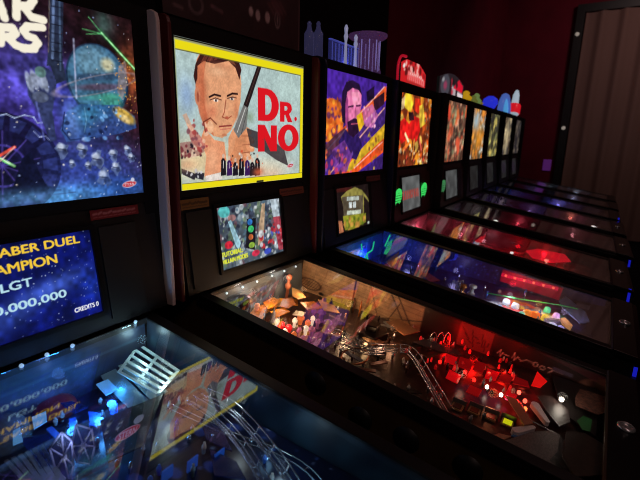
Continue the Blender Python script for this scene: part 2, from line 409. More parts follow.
def art2():
    x0, z0, w, h = MACH[2]['art']; A = Art(x0, z0, w, h, .0021, (176,198,196))
    b = lambda x, y, rx, ry, c, a=1, r=0: A.blob(*F(2, x, y), rx, ry, c, a, r)
    p = lambda pts, c, a=1: A.poly(FP(2, pts), c, a)
    b(200,160,.16,.07,(222,205,160),.95); b(265,170,.16,.05,(225,212,185),.9); b(290,90,.12,.10,(190,215,208),.6); b(186,95,.03,.05,(140,170,220),.7)
    A.noise(.05, .05, 2)
    # distant bands, far crowd and vehicles
    p([(178,143),(200,140),(206,150),(198,156),(179,157)], (150,95,92), .7); A.specks(34, [(70,40,50),(120,55,60),(225,195,170),(40,30,40)], .0055, (*F(2,179,158), *F(2,203,143)), 11)
    p([(180,168),(196,174),(194,180),(181,174)], (45,42,50)); p([(195,172),(204,173),(203,180),(195,178)], (40,40,52)); A.specks(9, [(200,200,205)], .004, (*F(2,182,178), *F(2,202,170)), 12)
    b(186,165,.05,.02,(225,160,120),.6)
    # generic portrait: big head, dark hair
    skin, shade, dark = (226,160,118), (196,104,70), (58,26,24)
    p([(196,60),(200,52),(210,49),(222,49),(232,54),(239,66),(241,84),(240,102),(237,116),(231,130),(222,138),(213,136),(205,128),(200,114),(197,100),(195,80)], skin)
    p([(196,60),(200,52),(206,56),(203,80),(204,104),(208,122),(214,136),(205,130),(199,114),(195,96),(195,76)], shade, .75)
    p([(195,84),(197,78),(197,66),(203,61),(214,64),(228,61),(235,68),(239,80),(241,70),(238,60),(231,52),(221,48),(209,49),(200,54),(195,64),(193,76)], dark)
    p([(200,62),(208,53),(222,52),(216,60)], (120,58,44), .7); p([(222,56),(230,56),(236,66),(229,62)], (140,80,55), .7)
    b(203,92,.014,.06,(190,100,68),.75); b(206,118,.014,.03,(186,96,66),.7); b(236,112,.012,.04,(205,120,84),.6); b(222,66,.05,.01,(205,130,95),.4)
    for i in range(9): A.line(F(2,202+i*3.6,60-i*.2+2*math.sin(i)), F(2,207+i*3.6,51+.3*i), .0026, ((150,76,54),(30,12,14))[i % 2], .7)
    A.ell(*F(2,197,96), .011, .027, (208,128,95)); A.ell(*F(2,197.5,97), .005, .015, (150,72,55), .8)
    b(217,72,.035,.014,(238,186,146),.7); b(224,108,.02,.03,(235,175,135),.6); b(212,112,.02,.02,(214,120,88),.7)
    A.path(FP(2, [(209,97),(214,94.5),(220,96)]), .0062, (40,20,20)); A.path(FP(2, [(227,96),(232,93.5),(237,94)]), .0062, (40,20,20))
    for q in ((215.5,100.5),(231.5,99)): A.ell(*F(2,*q), .0105, .0042, (240,225,215)); A.ell(*F(2,*q), .0042, .0044, (40,30,35))
    A.path(FP(2, [(209.5,100),(215,98),(221,100)]), .0028, (60,28,26)); A.path(FP(2, [(227,98.5),(232,97),(236,98)]), .0028, (60,28,26))
    A.path(FP(2, [(225.5,100),(224,112),(222,117),(227,119),(231,116)]), .0036, (165,80,58)); A.ell(*F(2,226.5,117.5), .008, .004, (190,95,70))
    A.line(F(2,219,126.5), F(2,231,125.5), .0048, (140,50,48)); A.line(F(2,220,129.5), F(2,230,128.5), .003, (205,110,95)); A.ell(*F(2,224,135), .012, .005, (200,120,85), .8)
    # warm montage of lower figures as loose shapes
    p([(204,128),(214,140),(224,142),(226,160),(218,182),(210,186),(204,176),(206,156),(200,140)], (228,150,110)); b(212,160,.03,.05,(238,180,140),.6)
    p([(186,122),(192,128),(200,136),(206,146),(198,150),(190,140)], (190,110,100), .8); p([(182,115),(186,113),(192,126),(188,128)], (215,160,130), .7)
    A.specks(22, [(165,60,60),(235,190,160),(130,70,80)], .006, (*F(2,186,150), *F(2,206,120)), 13, .8)
    A.ell(*F(2,210,127), .014, .02, (236,180,140)); A.path(FP(2, [(205,132),(203,122),(210,118),(216,124)]), .004, (120,55,40))
    p([(205,176),(221,172),(222,179),(206,182)], (235,225,215))
    # hand
    hand = (214,140,98)
    p([(228,150),(234,132),(244,128),(250,138),(250,152),(246,166),(236,170),(228,164)], hand)
    for (x, y) in ((247,131),(250,140),(250,148),(247,156)): A.ell(*F(2,x,y), .023, .0125, (228,152,108), rot=-.35); A.ell(*F(2,x+1,y-1), .012, .005, (245,185,145), rot=-.35, soft=.5)
    A.path(FP(2, [(241,136),(249,136)]), .002, (130,60,45)); A.path(FP(2, [(242,145),(250,144.5)]), .002, (130,60,45)); A.path(FP(2, [(242,153),(249,152)]), .002, (130,60,45))
    p([(228,138),(233,128),(237,132),(233,150),(228,158)], (226,155,112))
    # long dark slanted rod, pale grip
    p([(257.5,64),(261.5,65.5),(247.5,108),(243,105)], (38,26,28)); A.line(F(2,259,66), F(2,246,104), .002, (95,60,50))
    p([(243,105),(248,108),(246,128),(238,138),(233,130)], (120,118,116)); A.line(F(2,245,108), F(2,237,132), .003, (220,220,215)); A.line(F(2,247,110), F(2,241,134), .0024, (60,60,62))
    b(250,117,.02,.018,(140,160,130),.7)
    # dark jacket sweep and small dark group
    p([(246,128),(258,132),(272,140),(284,150),(288,166),(276,160),(262,150),(250,146)], (50,42,46), .85); b(280,150,.05,.03,(90,80,80),.5)
    for i, x in enumerate((223,229,235,241,247,252,257)):
        p([(x-2.6,176),(x-2.2,160+(i%3)*2),(x,157+(i%3)*2),(x+2.4,161+(i%3)*2),(x+2.8,175)], ((24,22,30),(60,28,90),(28,24,34))[i%3]); A.ell(*F(2,x,156+(i%3)*2), .006, .0075, (215,180,160)); A.line(F(2,x,161+(i%3)*2), F(2,x,168), .0024, (235,230,225))
    A.specks(20, [(230,225,215),(20,18,24),(210,90,60)], .004, (*F(2,222,178), *F(2,262,150)), 15); b(258,172,.03,.016,(225,100,60),.8); b(272,174,.06,.02,(225,175,140),.5)
    A.noise(.014, .06, 71); A.noise(.0045, .06, 72)
    # lettering
    red = (222,22,34)
    A.glyph('D', *F(2,257.6,120.6), *F(2,278.5,90.5), red); A.glyph('R', *F(2,279.5,121.6), *F(2,292,103), red)
    A.ell(*F(2,295.2,119), .0085, .0085, red)
    A.glyph('N', *F(2,257.6,151.5), *F(2,276.5,125.5), red); A.glyph('O', *F(2,277.5,151.5), *F(2,298.5,125), red)
    badge(A, *F(2,290,165.5), .042)
    # yellow border
    Y1, x1, z1, t = (238,222,22), x0+w, z0+h, .021
    A.poly([(x0,z1),(x1,z1),(x1,z1-.005),(x0,z1-.005)], (30,28,20))
    A.poly([(x0,z1-.005),(x1,z1-.005),(x1,z1-.010),(x0,z1-.010)], (150,150,110))
    A.poly([(x0,z1-.010),(x1,z1-.010),(x1,z1-.036),(x0,z1-.036)], Y1); A.poly([(x0,z1-.036),(x1,z1-.036),(x1,z1-.0385),(x0,z1-.0385)], (95,90,40))
    A.poly([(x1-.018,z0),(x1,z0),(x1,z1-.01),(x1-.018,z1-.01)], Y1); A.poly([(x1-.0205,z0+.02),(x1-.018,z0+.02),(x1-.018,z1-.036),(x1-.0205,z1-.036)], (110,105,50))
    A.poly([(x0,z0),(x1,z0),(x1,z0+.02),(x0,z0+.02)], Y1); A.poly([(x0,z0+.02),(x1,z0+.02),(x1,z0+.0225),(x0,z0+.0225)], (110,105,50)); A.poly([(x0,z0),(x0+.006,z0),(x0+.006,z1-.01),(x0,z1-.01)], (150,160,120))
    A.poly([(.02,z0),(.06,z0),(.06,z0+.007),(.02,z0+.007)], (30,28,25))
    return A
def art3():
    x0, z0, w, h = MACH[3]['art']; A = Art(x0, z0, w, h, .0042, (66,34,140))
    p = lambda pts, c, a=1: A.poly(FP(3, pts), c, a)
    A.blob(*F(3,336,85), .16, .1, (78,40,165), .9)
    # orange foliage-like mass left
    p([(324,99),(332,98),(340,102),(344,118),(342,132),(334,142),(325,142)], (225,110,40)); A.specks(46, [(250,160,50),(90,40,90),(200,80,30),(120,50,110)], .012, (*F(3,325,142), *F(3,343,100)), 21, .85)
    # slanting bands
    p([(324,146),(386,86),(386,100),(324,160)], (235,90,40)); p([(324,162),(386,106),(386,122),(324,174)], (70,40,120))
    p([(332,176),(386,128),(386,150),(352,176)], (238,85,35)); p([(356,176),(386,152),(386,172),(382,176)], (60,34,110))
    p([(358,152),(386,122),(386,136),(362,158),(350,172),(344,170)], (215,170,40)); A.specks(30, [(235,200,60),(120,60,60),(160,120,30)], .009, (*F(3,346,172), *F(3,384,130)), 23, .8)
    for a_, b_ in (((324,153),(384,87)),((330,173),(384,108)),((354,168),(382,142))):
        A.line(F(3,*a_), F(3,*b_), .006, (255,235,225)); A.line(F(3,*a_), F(3,*b_), .013, (255,120,90), .35)
    p([(366,92),(374,86),(374,98),(367,102)], (28,16,45)); p([(373,100),(384,92),(384,104),(374,112)], (50,22,40)); p([(324,146),(334,136),(344,128),(350,134),(340,146),(326,160)], (50,36,72), .8)
    # generic portrait in magenta light
    p([(345,90),(350,82),(357,84),(361,93),(361,106),(358,122),(354,134),(349,134),(345,122),(342,108)], (226,120,168))
    p([(351,92),(359,92),(360,104),(353,106)], (250,165,190), .7); p([(345,92),(348,100),(348,122),(352,134),(346,128),(342,110)], (150,55,125), .8)
    p([(341,112),(342,92),(346,82),(352,80),(359,84),(362,96),(358,90),(352,88),(347,92),(345,104),(345,124),(342,122)], (34,18,50))
    A.line(F(3,348,107), F(3,353,106), .008, (60,22,60)); A.line(F(3,356,106), F(3,360,105.5), .008, (60,22,60)); A.line(F(3,355,108), F(3,354.5,117), .006, (150,50,100))
    p([(347,122),(354,118),(360,120),(358,132),(353,138),(348,134)], (40,18,48)); A.line(F(3,351,124), F(3,358,123.5), .005, (190,80,110))
    p([(345,130),(352,138),(358,134),(362,146),(356,160),(345,156),(338,142)], (44,26,90)); p([(362,110),(372,104),(378,116),(372,128),(364,126)], (200,110,170), .85); A.specks(10, [(80,30,90),(240,170,200)], .01, (*F(3,362,126), *F(3,376,108)), 25)
    p([(356,116),(361,112),(364,124),(359,132)], (245,190,40)); p([(332,150),(344,140),(352,156),(346,172),(334,172)], (120,60,150), .8); A.specks(34, [(215,60,110),(60,30,80),(240,120,60),(120,80,170)], .011, (*F(3,325,175), *F(3,352,148)), 27, .8)
    A.noise(.02, .22, 5)
    A.specks(10, [(255,240,230)], .0025, (*F(3,366,173), *F(3,382,169)), 29)
    return A
def abstract_art(k, seed, cols, dcell=.008, n=120, size=.03, top=None):
    x0, z0, w, h = MACH[k]['art']; A = Art(x0, z0, w, h, dcell, cols[0])
    A.specks(n, cols, size, None, seed, .9); A.specks(n, cols, size*.45, None, seed+1, .9); A.noise(.05, .35, seed); A.noise(.02, .25, seed+2)
    return A
def art4():
    x0, z0, w, h = MACH[4]['art']; A = Art(x0, z0, w, h, .006, (120,48,22))
    A.specks(60, [(240,150,40),(90,40,20),(225,90,30),(250,200,90)], .035, None, 40, .9)
    p = lambda pts, c, a=1: A.poly(FP(4, pts), c, a)
    p([(406,92),(411,94),(413,104),(410,112),(405,108),(402,100)], (240,205,50)); p([(400,100),(405,96),(404,108),(398,112)], (225,190,140))
    p([(415,98),(420,99),(421,108),(418,114),(414,110)], (235,50,25)); p([(399,122),(404,118),(409,124),(414,116),(419,118),(420,130),(416,142),(408,138),(401,144),(397,136)], (225,28,26))
    p([(408,112),(413,112),(414,120),(409,121)], (50,20,30)); p([(419,106),(423,104),(425,124),(420,128)], (235,190,60))
    A.line(F(4,405,134), F(4,410,146), .02, (255,225,170)); A.line(F(4,402,150), F(4,410,142), .02, (240,120,40)); A.line(F(4,414,140), F(4,412,158), .02, (245,150,60)); A.line(F(4,419,138), F(4,421,150), .02, (240,100,80))
    A.specks(46, [(250,190,110),(110,40,30),(220,70,50),(60,30,25),(255,230,180)], .013, (*F(4,396,166), *F(4,428,146)), 41, .85)
    A.specks(40, [(150,90,60),(60,40,30),(190,160,120)], .012, (F(4,422,150)[0], z0, x0+w, z0+h), 42, .8); A.noise(.03, .3, 44)
    return A

# ------------------------------------------------------------------ display prints (on the tilted speaker panel)
LCDW, LCDZ1, LCDZ0 = .345, 1.235, 1.015
LCDC = {1:-.024, 2:-.03, 3:-.057, 4:-.057, 5:-.05}   # the screens sit a little left of centre
def lcd_y(z): return -.006 - .035*(1.285-z)/.31
def L(k, x, y, z_guess=1.12):
    Y = lcd_y(z_guess)
    for _ in range(3):
        q = on_front(k, x, y, Y); Y = lcd_y(q[1])
    return q
def lcd1():
    A = Art(LCDC[1]-LCDW/2, LCDZ0, LCDW, LCDZ1-LCDZ0, .0013, (10,18,88)); A.noise(.05, .4, 51)
    A.blob(.03,1.11,.09,.025,(70,100,210),.8,.25); A.blob(-.08,1.07,.1,.03,(60,90,200),.7,.3); A.blob(.13,1.09,.035,.04,(30,60,190),.8); A.blob(-.1,1.19,.1,.05,(14,20,80),.7)
    A.noise(.012, .3, 52); A.specks(230, [(150,170,255),(220,230,255)], .0009, None, 53, .8)
    q = lambda x, y: L(1, x, y)
    yel, wh = (250,205,60), (185,225,240)
    A.text('LIGHTSABER DUEL', -.174, q(0,258)[1], q(80,243)[0], q(80,235)[1], yel, fat=.0011)
    A.text('CHAMPION', -.123, q(0,275)[1]-.001, q(58,265)[0], q(57,254)[1], yel, fat=.0011)
    A.text('LGT', q(1.5,293)[0], q(3,293)[1], q(33,285)[0], q(33,277)[1], wh, fat=.001)
    A.text('100,000,000', -.125, q(10,314)[1], q(67.5,300)[0], q(66,289)[1], wh, fat=.001)
    A.text('CREDITS 0', q(75,311)[0], q(75,313)[1], q(99,306)[0], q(98,302)[1]+.002, (235,235,245), fat=.0006)
    return A
def lcd2():
    A = Art(LCDC[2]-LCDW/2, LCDZ0, LCDW, LCDZ1-LCDZ0, .0024, (80,92,104))
    A.specks(110, [(150,165,175),(60,70,90),(190,200,205),(90,110,90),(110,80,90),(45,48,66)], .014, None, 61, .85); A.specks(160, [(200,205,205),(40,42,60),(90,120,140),(120,140,110)], .006, None, 62, .8)
    q = lambda x, y: L(2, x, y); p = lambda pts, c, a=1: A.poly([q(*i) for i in pts], c, a)
    A.ell(*q(224,212), .028, .02, (90,190,190)); A.ell(*q(232,218), .02, .012, (150,110,110)); p([(228,222),(231,220),(241,243),(239,250),(236,246)], (160,205,220))
    p([(247,219),(256,218),(255,250),(246,248)], (26,26,34)); A.ell(*q(250,222), .014, .012, (50,120,200)); A.ell(*q(251,229), .016, .013, (60,190,110)); A.ell(*q(251,237), .013, .011, (210,110,60)); A.ell(*q(252,245), .017, .011, (150,190,70))
    p([(262,204),(265,203),(264,240),(258,246),(259,226)], (190,160,130)); p([(270,199),(277,199),(280,218),(273,217)], (190,205,215)); p([(273,217),(280,216),(287,248),(279,250)], (175,70,85))
    A.specks(40, [(210,50,60),(225,225,230),(70,90,190),(160,40,60)], .009, (*q(262,250), *q(284,222)), 63, .9); A.ell(*q(229,245), .02, .014, (205,40,60)); A.ell(*q(256,253), .022, .012, (210,50,80)); A.ell(*q(268,251), .022, .012, (60,80,190))
    A.noise(.01, .2, 64)
    A.text('TUTORIAL:', *q(222,258), q(243,252)[0], q(242,247)[1]-.002, (235,240,70), fat=.0016)
    A.text('VILLAIN MODES', q(223,264)[0], q(224,264.5)[1], q(248,256)[0], q(246,253.5)[1], (235,240,70), fat=.0016)
    return A
def lcd3():
    A = Art(LCDC[3]-LCDW/2, LCDZ0, LCDW, LCDZ1-LCDZ0, .004, (34,24,24)); q = lambda x, y: L(3, x, y); p = lambda pts, c, a=1: A.poly([q(*i) for i in pts], c, a)
    p([(334,189),(352,187),(352,191),(334,193)], (70,26,24)); p([(341,197),(347,191),(355,187),(362,190),(368,198),(369,202),(364,196),(364,214),(345,217),(344,208)], (150,140,70)); p([(343,216),(366,213),(366,222),(352,230),(345,230)], (150,150,45)); A.specks(26, [(90,110,30),(210,150,70),(190,190,60)], .012, (*q(344,230), *q(364,215)), 71, .85)
    p([(342,197),(363,195),(363,213),(344,216)], (96,84,66)); p([(347,197),(359,196),(359,200),(347,201)], (205,215,205))
    p([(349,202),(352,202),(352,208),(349,208)], (225,235,235)); p([(353,202),(356,201.5),(356,207.5),(353,208)], (225,235,235)); p([(347,211),(361,209.5),(361,213.5),(347,215)], (210,220,200))
    p([(336,221),(342,221),(344,233),(338,234.5)], (210,130,90)); A.ell(*q(368.5,222.5), .012, .007, (190,205,195)); A.noise(.02, .2, 72)
    return A
def lcd4(k=4):
    A = Art(LCDC.get(k, -.05)-LCDW/2, LCDZ0, LCDW, LCDZ1-LCDZ0, .006, (96,98,98)); A.noise(.05, .2, 73)
    if k == 4:
        for i in range(9): A.poly([(-.207+i*.034, 1.09), (-.185+i*.034, 1.09), (-.185+i*.034, 1.145), (-.207+i*.034, 1.145)], (185,70,60), .9)
        A.specks(30, [(110,110,110),(190,80,70)], .006, (-.207,1.08,.09,1.15), 74, .9)
    return A

# ------------------------------------------------------------------ interior prints
def blade_mesh(A, parent, side, material):
    x = GH*side
    return A.mesh('art_blade', material, parent, lambda s, d: (np.full_like(s, x), GY - s*CT - d*ST, GZ - s*ST + d*CT), thick=(.004*side, 0, 0))
def blade_art(k):
    A = Art(0, -.16, 1.15, .158, .004 if k in (2, 3) else .012, (22,26,34))
    q = lambda x, y: on_side(k, x, y)
    if k == 1:
        A.C[:] = (20,36,48); A.specks(60, [(30,54,66),(14,24,38)], .03, None, 80, .6); A.specks(40, [(50,80,90),(8,14,22)], .008, (0,-.16,.3,0), 81, .6)
    if k == 2:
        A.C[:] = (168,134,100)
        for i in range(9): A.line((0, -.14+i*.016), (.6, -.14+i*.016+.004*math.sin(i)), .0022, (120,90,62), .7)
        A.noise(.02, .15, 81)
        A.ell(*q(310,284), .062, .026, (60,36,24), ring=.16, rot=.05)
        for i in range(-4, 5): A.line((q(310,284)[0]+i*.013-.012, q(310,284)[1]-.017), (q(310,284)[0]+i*.013+.012, q(310,284)[1]+.017), .0022, (70,45,30), .85)
        for i in (-1, 0, 1): A.line((q(310,284)[0]-.05, q(310,284)[1]+i*.009), (q(310,284)[0]+.05, q(310,284)[1]+i*.009), .002, (70,45,30), .85)
        A.ell(*q(321,294), .013, .007, (22,16,16))
        s3 = q(353.5,295)[0]; A.poly([(s3-.004,-.16),(s3+.004,-.16),(s3+.004,0),(s3-.004,0)], (18,12,12))
        A.line(q(366,262), q(378,320), .004, (90,66,50)); 
        for x in (392, 398): A.line(q(x,295), q(x+14,330), .0045, (26,18,16))
        A.line(q(383,318), q(424,322), .003, (26,18,16)); A.line(q(380,330), q(400,304), .003, (26,18,16)); A.ell(*q(400,322), .05, .012, (190,140,90), .6)
        s4 = q(424,320)[0]; A.poly([(s4-.006,-.16),(1.2,-.16),(1.2,0),(s4-.006,0)], (44,26,24))
        s5 = q(455,345)[0]; s6 = q(490,350)[0]
        A.poly([(s5,-.16),(s6,-.16),(s6,0),(s5,0)], (128,62,60))
        for i in range(9): A.line((s5+.01+i*.012, -.02-.02*(i%3)), (s5+.03+i*.01, -.045-.012*(i%4)), .003, (30,14,16))
        A.poly([(s6,-.16),(1.2,-.16),(1.2,0),(s6,0)], (40,22,20))
        gold = (255,240,215)
        A.path([q(*i) for i in ((497,353),(501,350),(500,356),(503,353),(506,355),(509,356))], .0028, gold); A.path([q(*i) for i in ((512,358),(515,353),(514,360),(518,357),(521,361),(526,360),(533,363))], .0028, gold)
        x, y = q(535.5,364.5)
        for i in range(2): A.ell(x+i*.022, y-.002*i, .0085, .0085, gold, ring=.36)
        A.line((x+.038, y+.007), (x+.055, y+.006), .0035, gold); A.line((x+.055, y+.006), (x+.043, y-.01), .0035, gold); A.line((x+.055, y+.005), (x+.082, y+.005), .0028, gold)
        sx = q(560,379)[0]; A.poly([(sx-.03,-.05),(sx+.03,-.05),(sx+.03,-.036),(sx-.03,-.036)], (85,85,115))  # lavender slot: a small reflection painted into the print
        A.ell(q(592,400)[0], -.055, .05, .03, (105,75,62)); A.specks(14, [(60,40,35),(130,95,80)], .01, (q(592,400)[0]-.045,-.075,q(592,400)[0]+.045,-.035), 84)
    if k == 3:
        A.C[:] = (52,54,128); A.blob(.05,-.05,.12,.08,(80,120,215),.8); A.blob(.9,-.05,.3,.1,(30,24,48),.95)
        for i in range(60): A.line((i*.011+.1, -.03-.01*(i%4)), (i*.011+.1, -.07-.01*((i*7)%3)), .003, (25,28,80) if i % 2 else (80,85,180), .5)
        A.specks(120, [(120,140,240),(20,20,70),(60,60,190)], .004, (0,-.11,.75,0), 85, .8)
        A.line((.05,-.06), (.12,-.005), .01, (70,210,150)); s3 = on_side(3, 500,280)[0]; s4 = on_side(3, 560,297)[0]
        A.poly([(s3,-.075),(s4,-.075),(s4,-.01),(s3,-.01)], (210,30,70))
    if k == 4:
        A.C[:] = (112,36,54); A.blob(.05,-.05,.1,.1,(190,120,140),.6); A.specks(60, [(110,25,40),(175,60,80),(70,20,30)], .02, None, 86, .8)
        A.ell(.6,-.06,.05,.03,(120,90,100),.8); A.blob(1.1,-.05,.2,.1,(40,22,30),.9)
    if k > 4:
        c = {5:(66,30,44), 6:(60,50,84), 7:(52,58,100), 8:(40,44,60), 9:(60,62,70)}[k]; A.C[:] = c; A.noise(.06, .5, 87+k)
    return A
def pf_art(k):
    d = {1:.0045, 2:.004, 3:.006}.get(k, .012)
    A = Art(-.27, 0.0, .54, 1.13, d, (30,30,34))
    q = lambda x, y: on_pf(k, x, y)
    if k == 1:
        A.C[:] = (16,24,52); A.specks(110, [(28,48,110),(14,16,34),(40,66,120),(20,30,60),(60,70,90)], .02, None, 90, .8); A.specks(140, [(70,110,190),(10,10,20),(150,170,200)], .005, None, 91, .8)
        for i in range(8): A.ell(-.2+.06*i, .35+.05*(i % 3), .014, .02, (50,90,190), .8)
    if k == 2:
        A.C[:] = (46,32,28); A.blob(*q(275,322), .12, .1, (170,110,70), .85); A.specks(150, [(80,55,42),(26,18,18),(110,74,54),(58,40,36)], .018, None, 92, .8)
        A.specks(240, [(140,110,90),(18,12,12),(96,40,36),(90,80,76)], .005, None, 93, .8)
        A.poly([q(*i) for i in ((470,375),(530,388),(545,408),(520,425),(480,400))], (110,34,34), .8); A.specks(40, [(190,80,60),(40,14,16),(220,170,130)], .01, (0,.8,.2,1.0), 94, .8)
        A.ell(-.01, .86, .05, .07, (58,36,90), .6)
    if k == 3:
        A.C[:] = (34,36,80); A.specks(80, [(60,60,140),(20,18,40),(90,80,110)], .03, None, 95, .8)
        A.blob(-.02, .86, .12, .15, (200,190,170), .8); A.specks(60, [(240,120,40),(250,220,80),(90,200,160),(220,60,60),(240,240,240)], .016, (-.1,.72,.1,1.0), 96, .9)
    if k == 4:
        A.C[:] = (120,30,40); A.specks(90, [(160,40,50),(60,20,26),(210,180,170)], .025, None, 97, .8); A.specks(40, [(200,220,80),(240,70,60),(220,220,200)], .014, (-.15,.6,.1,1.0), 98, .9)
    if k > 4:
        A.C[:] = (52,44,60); A.specks(60, [(90,70,90),(30,24,36),(120,60,60),(60,70,110)], .03, None, 99+k, .8)
    return A
def back_art(k):
    A = Art(-.265, -.155, .53, .151, .004 if k < 3 else .01, (40,50,60))
    if k == 1: A.C[:] = (22,34,54); A.specks(60, [(14,20,34),(34,54,76)], .02, None, 130, .6); A.line((-.265,-.05), (.265,-.05), .006, (60,80,90), .7)
    if k == 2:
        A.C[:] = (92,104,112); A.blob(-.15,-.05,.2,.05,(120,130,136),.6); A.specks(60, [(70,74,80),(120,120,120),(60,52,54)], .015, (-.25,-.1,.2,-.04), 131, .6)
        for i in range(6): A.ell(.0+i*.035, -.055, .016, .014, (66,60,64), .7, ring=.3)
    if k == 3: A.C[:] = (50,90,200); A.blob(0,-.05,.1,.1,(40,60,190),.6); A.specks(30, [(30,50,120),(90,150,230)], .015, None, 132, .7)
    if k == 4: A.C[:] = (190,110,130)
    if k > 4: A.C[:] = (60,60,80)
    return A

# ------------------------------------------------------------------ the machine
CACHE = {}
def shared(key, builder):                       # mesh data made once, used by every machine
    if key not in CACHE: CACHE[key] = builder()
    return CACHE[key]
def side_prism(mb, x0, x1, pts): mb.prism([Vector((x0, y, z)) for y, z in pts], (x1-x0, 0, 0))
def glz(y): return GZ + (y-GY)*math.tan(TILT)
YF = GY-GLEN*CT                                 # front edge of the glass
TRIM = {1: mat('trim_grey', (205,186,184), .5, .0), 2: mat('trim_dark_red', (84,24,24), .45, .0), 3: mat('trim_blue_black', (34,38,58), .35, .5)}
SIDE2 = mat('cabinet_ochre', (70,50,22), .5, noise=(14,(58,40,18)))
DOT = mat('cabinet_dot_black', (8,7,8), .5)
def machine(k, label, ztop=1.81):
    m = MACH[k]
    R = empty('pinball_machine', ((k-2)*PITCH+m['dx'], m['dy'], 0), m['rz'])
    tag(R, label, 'pinball machine', 'row of pinball machines along the wall')
    # --- cabinet: hollow sloped box
    hw, iw = .302, .2765
    cab = MB(); yb, yf = .27, YF-.085
    prof = [(yf, .40), (yb, .40), (yb, .925), (.0, .925), (-.02, glz(-.02)-.012), (YF, glz(YF)-.012), (yf, glz(YF)-.03)]
    side_prism(cab, -hw, -iw, prof); side_prism(cab, iw, hw, prof)
    cab.box(-iw, iw, yf, yf+.02, .40, glz(YF)-.03); cab.box(-iw, iw, yb-.02, yb, .40, .925); cab.box(-iw, iw, yf, yb, .40, .415)
    cab.box(-iw, iw, -.03, yb, .90, .925)
    cab.build('cabinet', SIDE2 if k == 2 else MATTE, R)
    if k == 2:
        for c in ((315.6,385),(360,420.5),(406,441.5),(467.5,471)):
            o, d = local_ray(2, *c); t = (-hw-o[0])/d[0]; q = o+t*d
            MB().lathe((-hw, q[1], q[2]+.006), (-1,0,0), [(.036,-.001),(.036,.0012)], 28).build('side_art_dot', DOT, R)
    for sx in (-1, 1):
        for y, zt in ((yf+.03, .62), (yb-.04, .62)):
            lg = MB(); x = sx*(hw+.004)
            dy = -.02 if y < -.5 else .02
            lg.hexa([Vector((x+a*.026, y+b*.026+c*0+(0 if c else dy), .70 if c else .03)) for a in (-.0, sx*1.0) for b in (-1, 1) for c in (0, 1)])
            leg = lg.build('leg', BLACK, R)
            MB().lathe((x+sx*.013, y+dy, 0), (0,0,1), [(.03,0),(.03,.01),(.012,.018),(.012,.04)], 14).build('leveller_foot', STEEL, leg)
        rl = MB()
        x0, x1 = sorted((sx*.2725, sx*.308))
        rl.hexa([Vector((x, y, glz(y)+h)) for x in (x0, x1) for y in (YF-.01, -.02) for h in (-.012, .0045)])
        xa, xb = sorted((sx*.304, sx*.308))
        rl.hexa([Vector((x, y, glz(y)+h)) for x in (xa, xb) for y in (YF-.01, -.02) for h in (-.034, -.011)])
        rl.build('side_rail', BLACK, R, bevel=.002)
    lb = MB(); zf = glz(YF)
    side_prism(lb, -.312, .312, [(YF+.004, zf+.004), (YF-.004, zf+.008), (YF-.075, zf-.004), (YF-.095, zf-.014), (YF-.097, zf-.045), (YF-.09, zf-.045), (YF-.085, zf-.022), (YF, zf-.01)])
    lbo = lb.build('lockdown_bar', mat('lockdown_bar_black', (16,15,17), .3, .4), R, bevel=.0015)
    if k <= 6:
        MB().lathe((0, YF-.042, zf+.001), (0,-math.sin(.1),math.cos(.1)), [(.021,0),(.021,.006),(.017,.009),(.013,.009),(.012,.006),(.004,.0062)], 24).build('action_button', CHROME, lbo)
    # --- glass
    ln = (.012, .013) if k == 1 else (0, 0)
    gp = MB(); gp.hexa([S(u, s, DEP(s)+h-(s-.45)*ln[0]-u*ln[1]) for u in (-.2755, .2755) for s in (GLEN, 0) for h in (-.002, .0)])
    gl = gp.build('playfield_glass', GLASS, R); gl['label'] = 'reflective clear glass sheet over the playfield'
    # --- playfield and inner panels
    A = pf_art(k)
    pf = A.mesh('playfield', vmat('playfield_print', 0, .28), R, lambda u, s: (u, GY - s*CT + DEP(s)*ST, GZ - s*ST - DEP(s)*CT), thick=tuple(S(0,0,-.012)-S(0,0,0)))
    for sd in (1, -1):
        if sd == -1 and k > 3: continue
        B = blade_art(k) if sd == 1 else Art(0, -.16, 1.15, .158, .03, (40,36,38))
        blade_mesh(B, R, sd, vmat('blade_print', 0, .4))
    B = back_art(k)
    B.mesh('back_panel', vmat('back_print', 0, .45), R, lambda x, h: (x, np.full_like(x, GY+.004), GZ+h-.0), thick=(0, .004, 0))
    tr = MB(); tr.hexa([Vector((x, y, z)) for x in (-.2755, .2755) for y in (GY+.001, -.022) for z in (glz(GY)-.01, glz(GY)+.006)])
    tr.build('glass_channel', BLACK, R)
    # --- backbox
    x0, z0, w, h = m['art']; x1, z1 = x0+w, z0+h; HB = .372
    bb = MB()
    bb.box(-HB, HB, .012, .25, .93, ztop)
    bb.box(-HB, HB, -.006, .012, z1, ztop); bb.box(-HB, x0, -.006, .012, .95, z1); bb.box(x1, HB, -.006, .012, .95, z1); bb.box(x0, x1, -.006, .012, 1.285, z0)
    bb.build('backbox', MATTE, R)
    for sx in (-1, 1):
        t = MB(); a, b = sorted((sx*HB, sx*(HB+.013)))
        yy0 = -.042
        pts = [(yy0, .955), (.2, .955), (.2, ztop-.004), (yy0+.022, ztop-.004), (yy0+.006, ztop-.012), (yy0, ztop-.03)]
        side_prism(t, a, b, pts)
        t.build('side_trim', TRIM.get(k, MATTE), R, bevel=.003)
    art = {1: art1, 2: art2, 3: art3, 4: art4}.get(k)
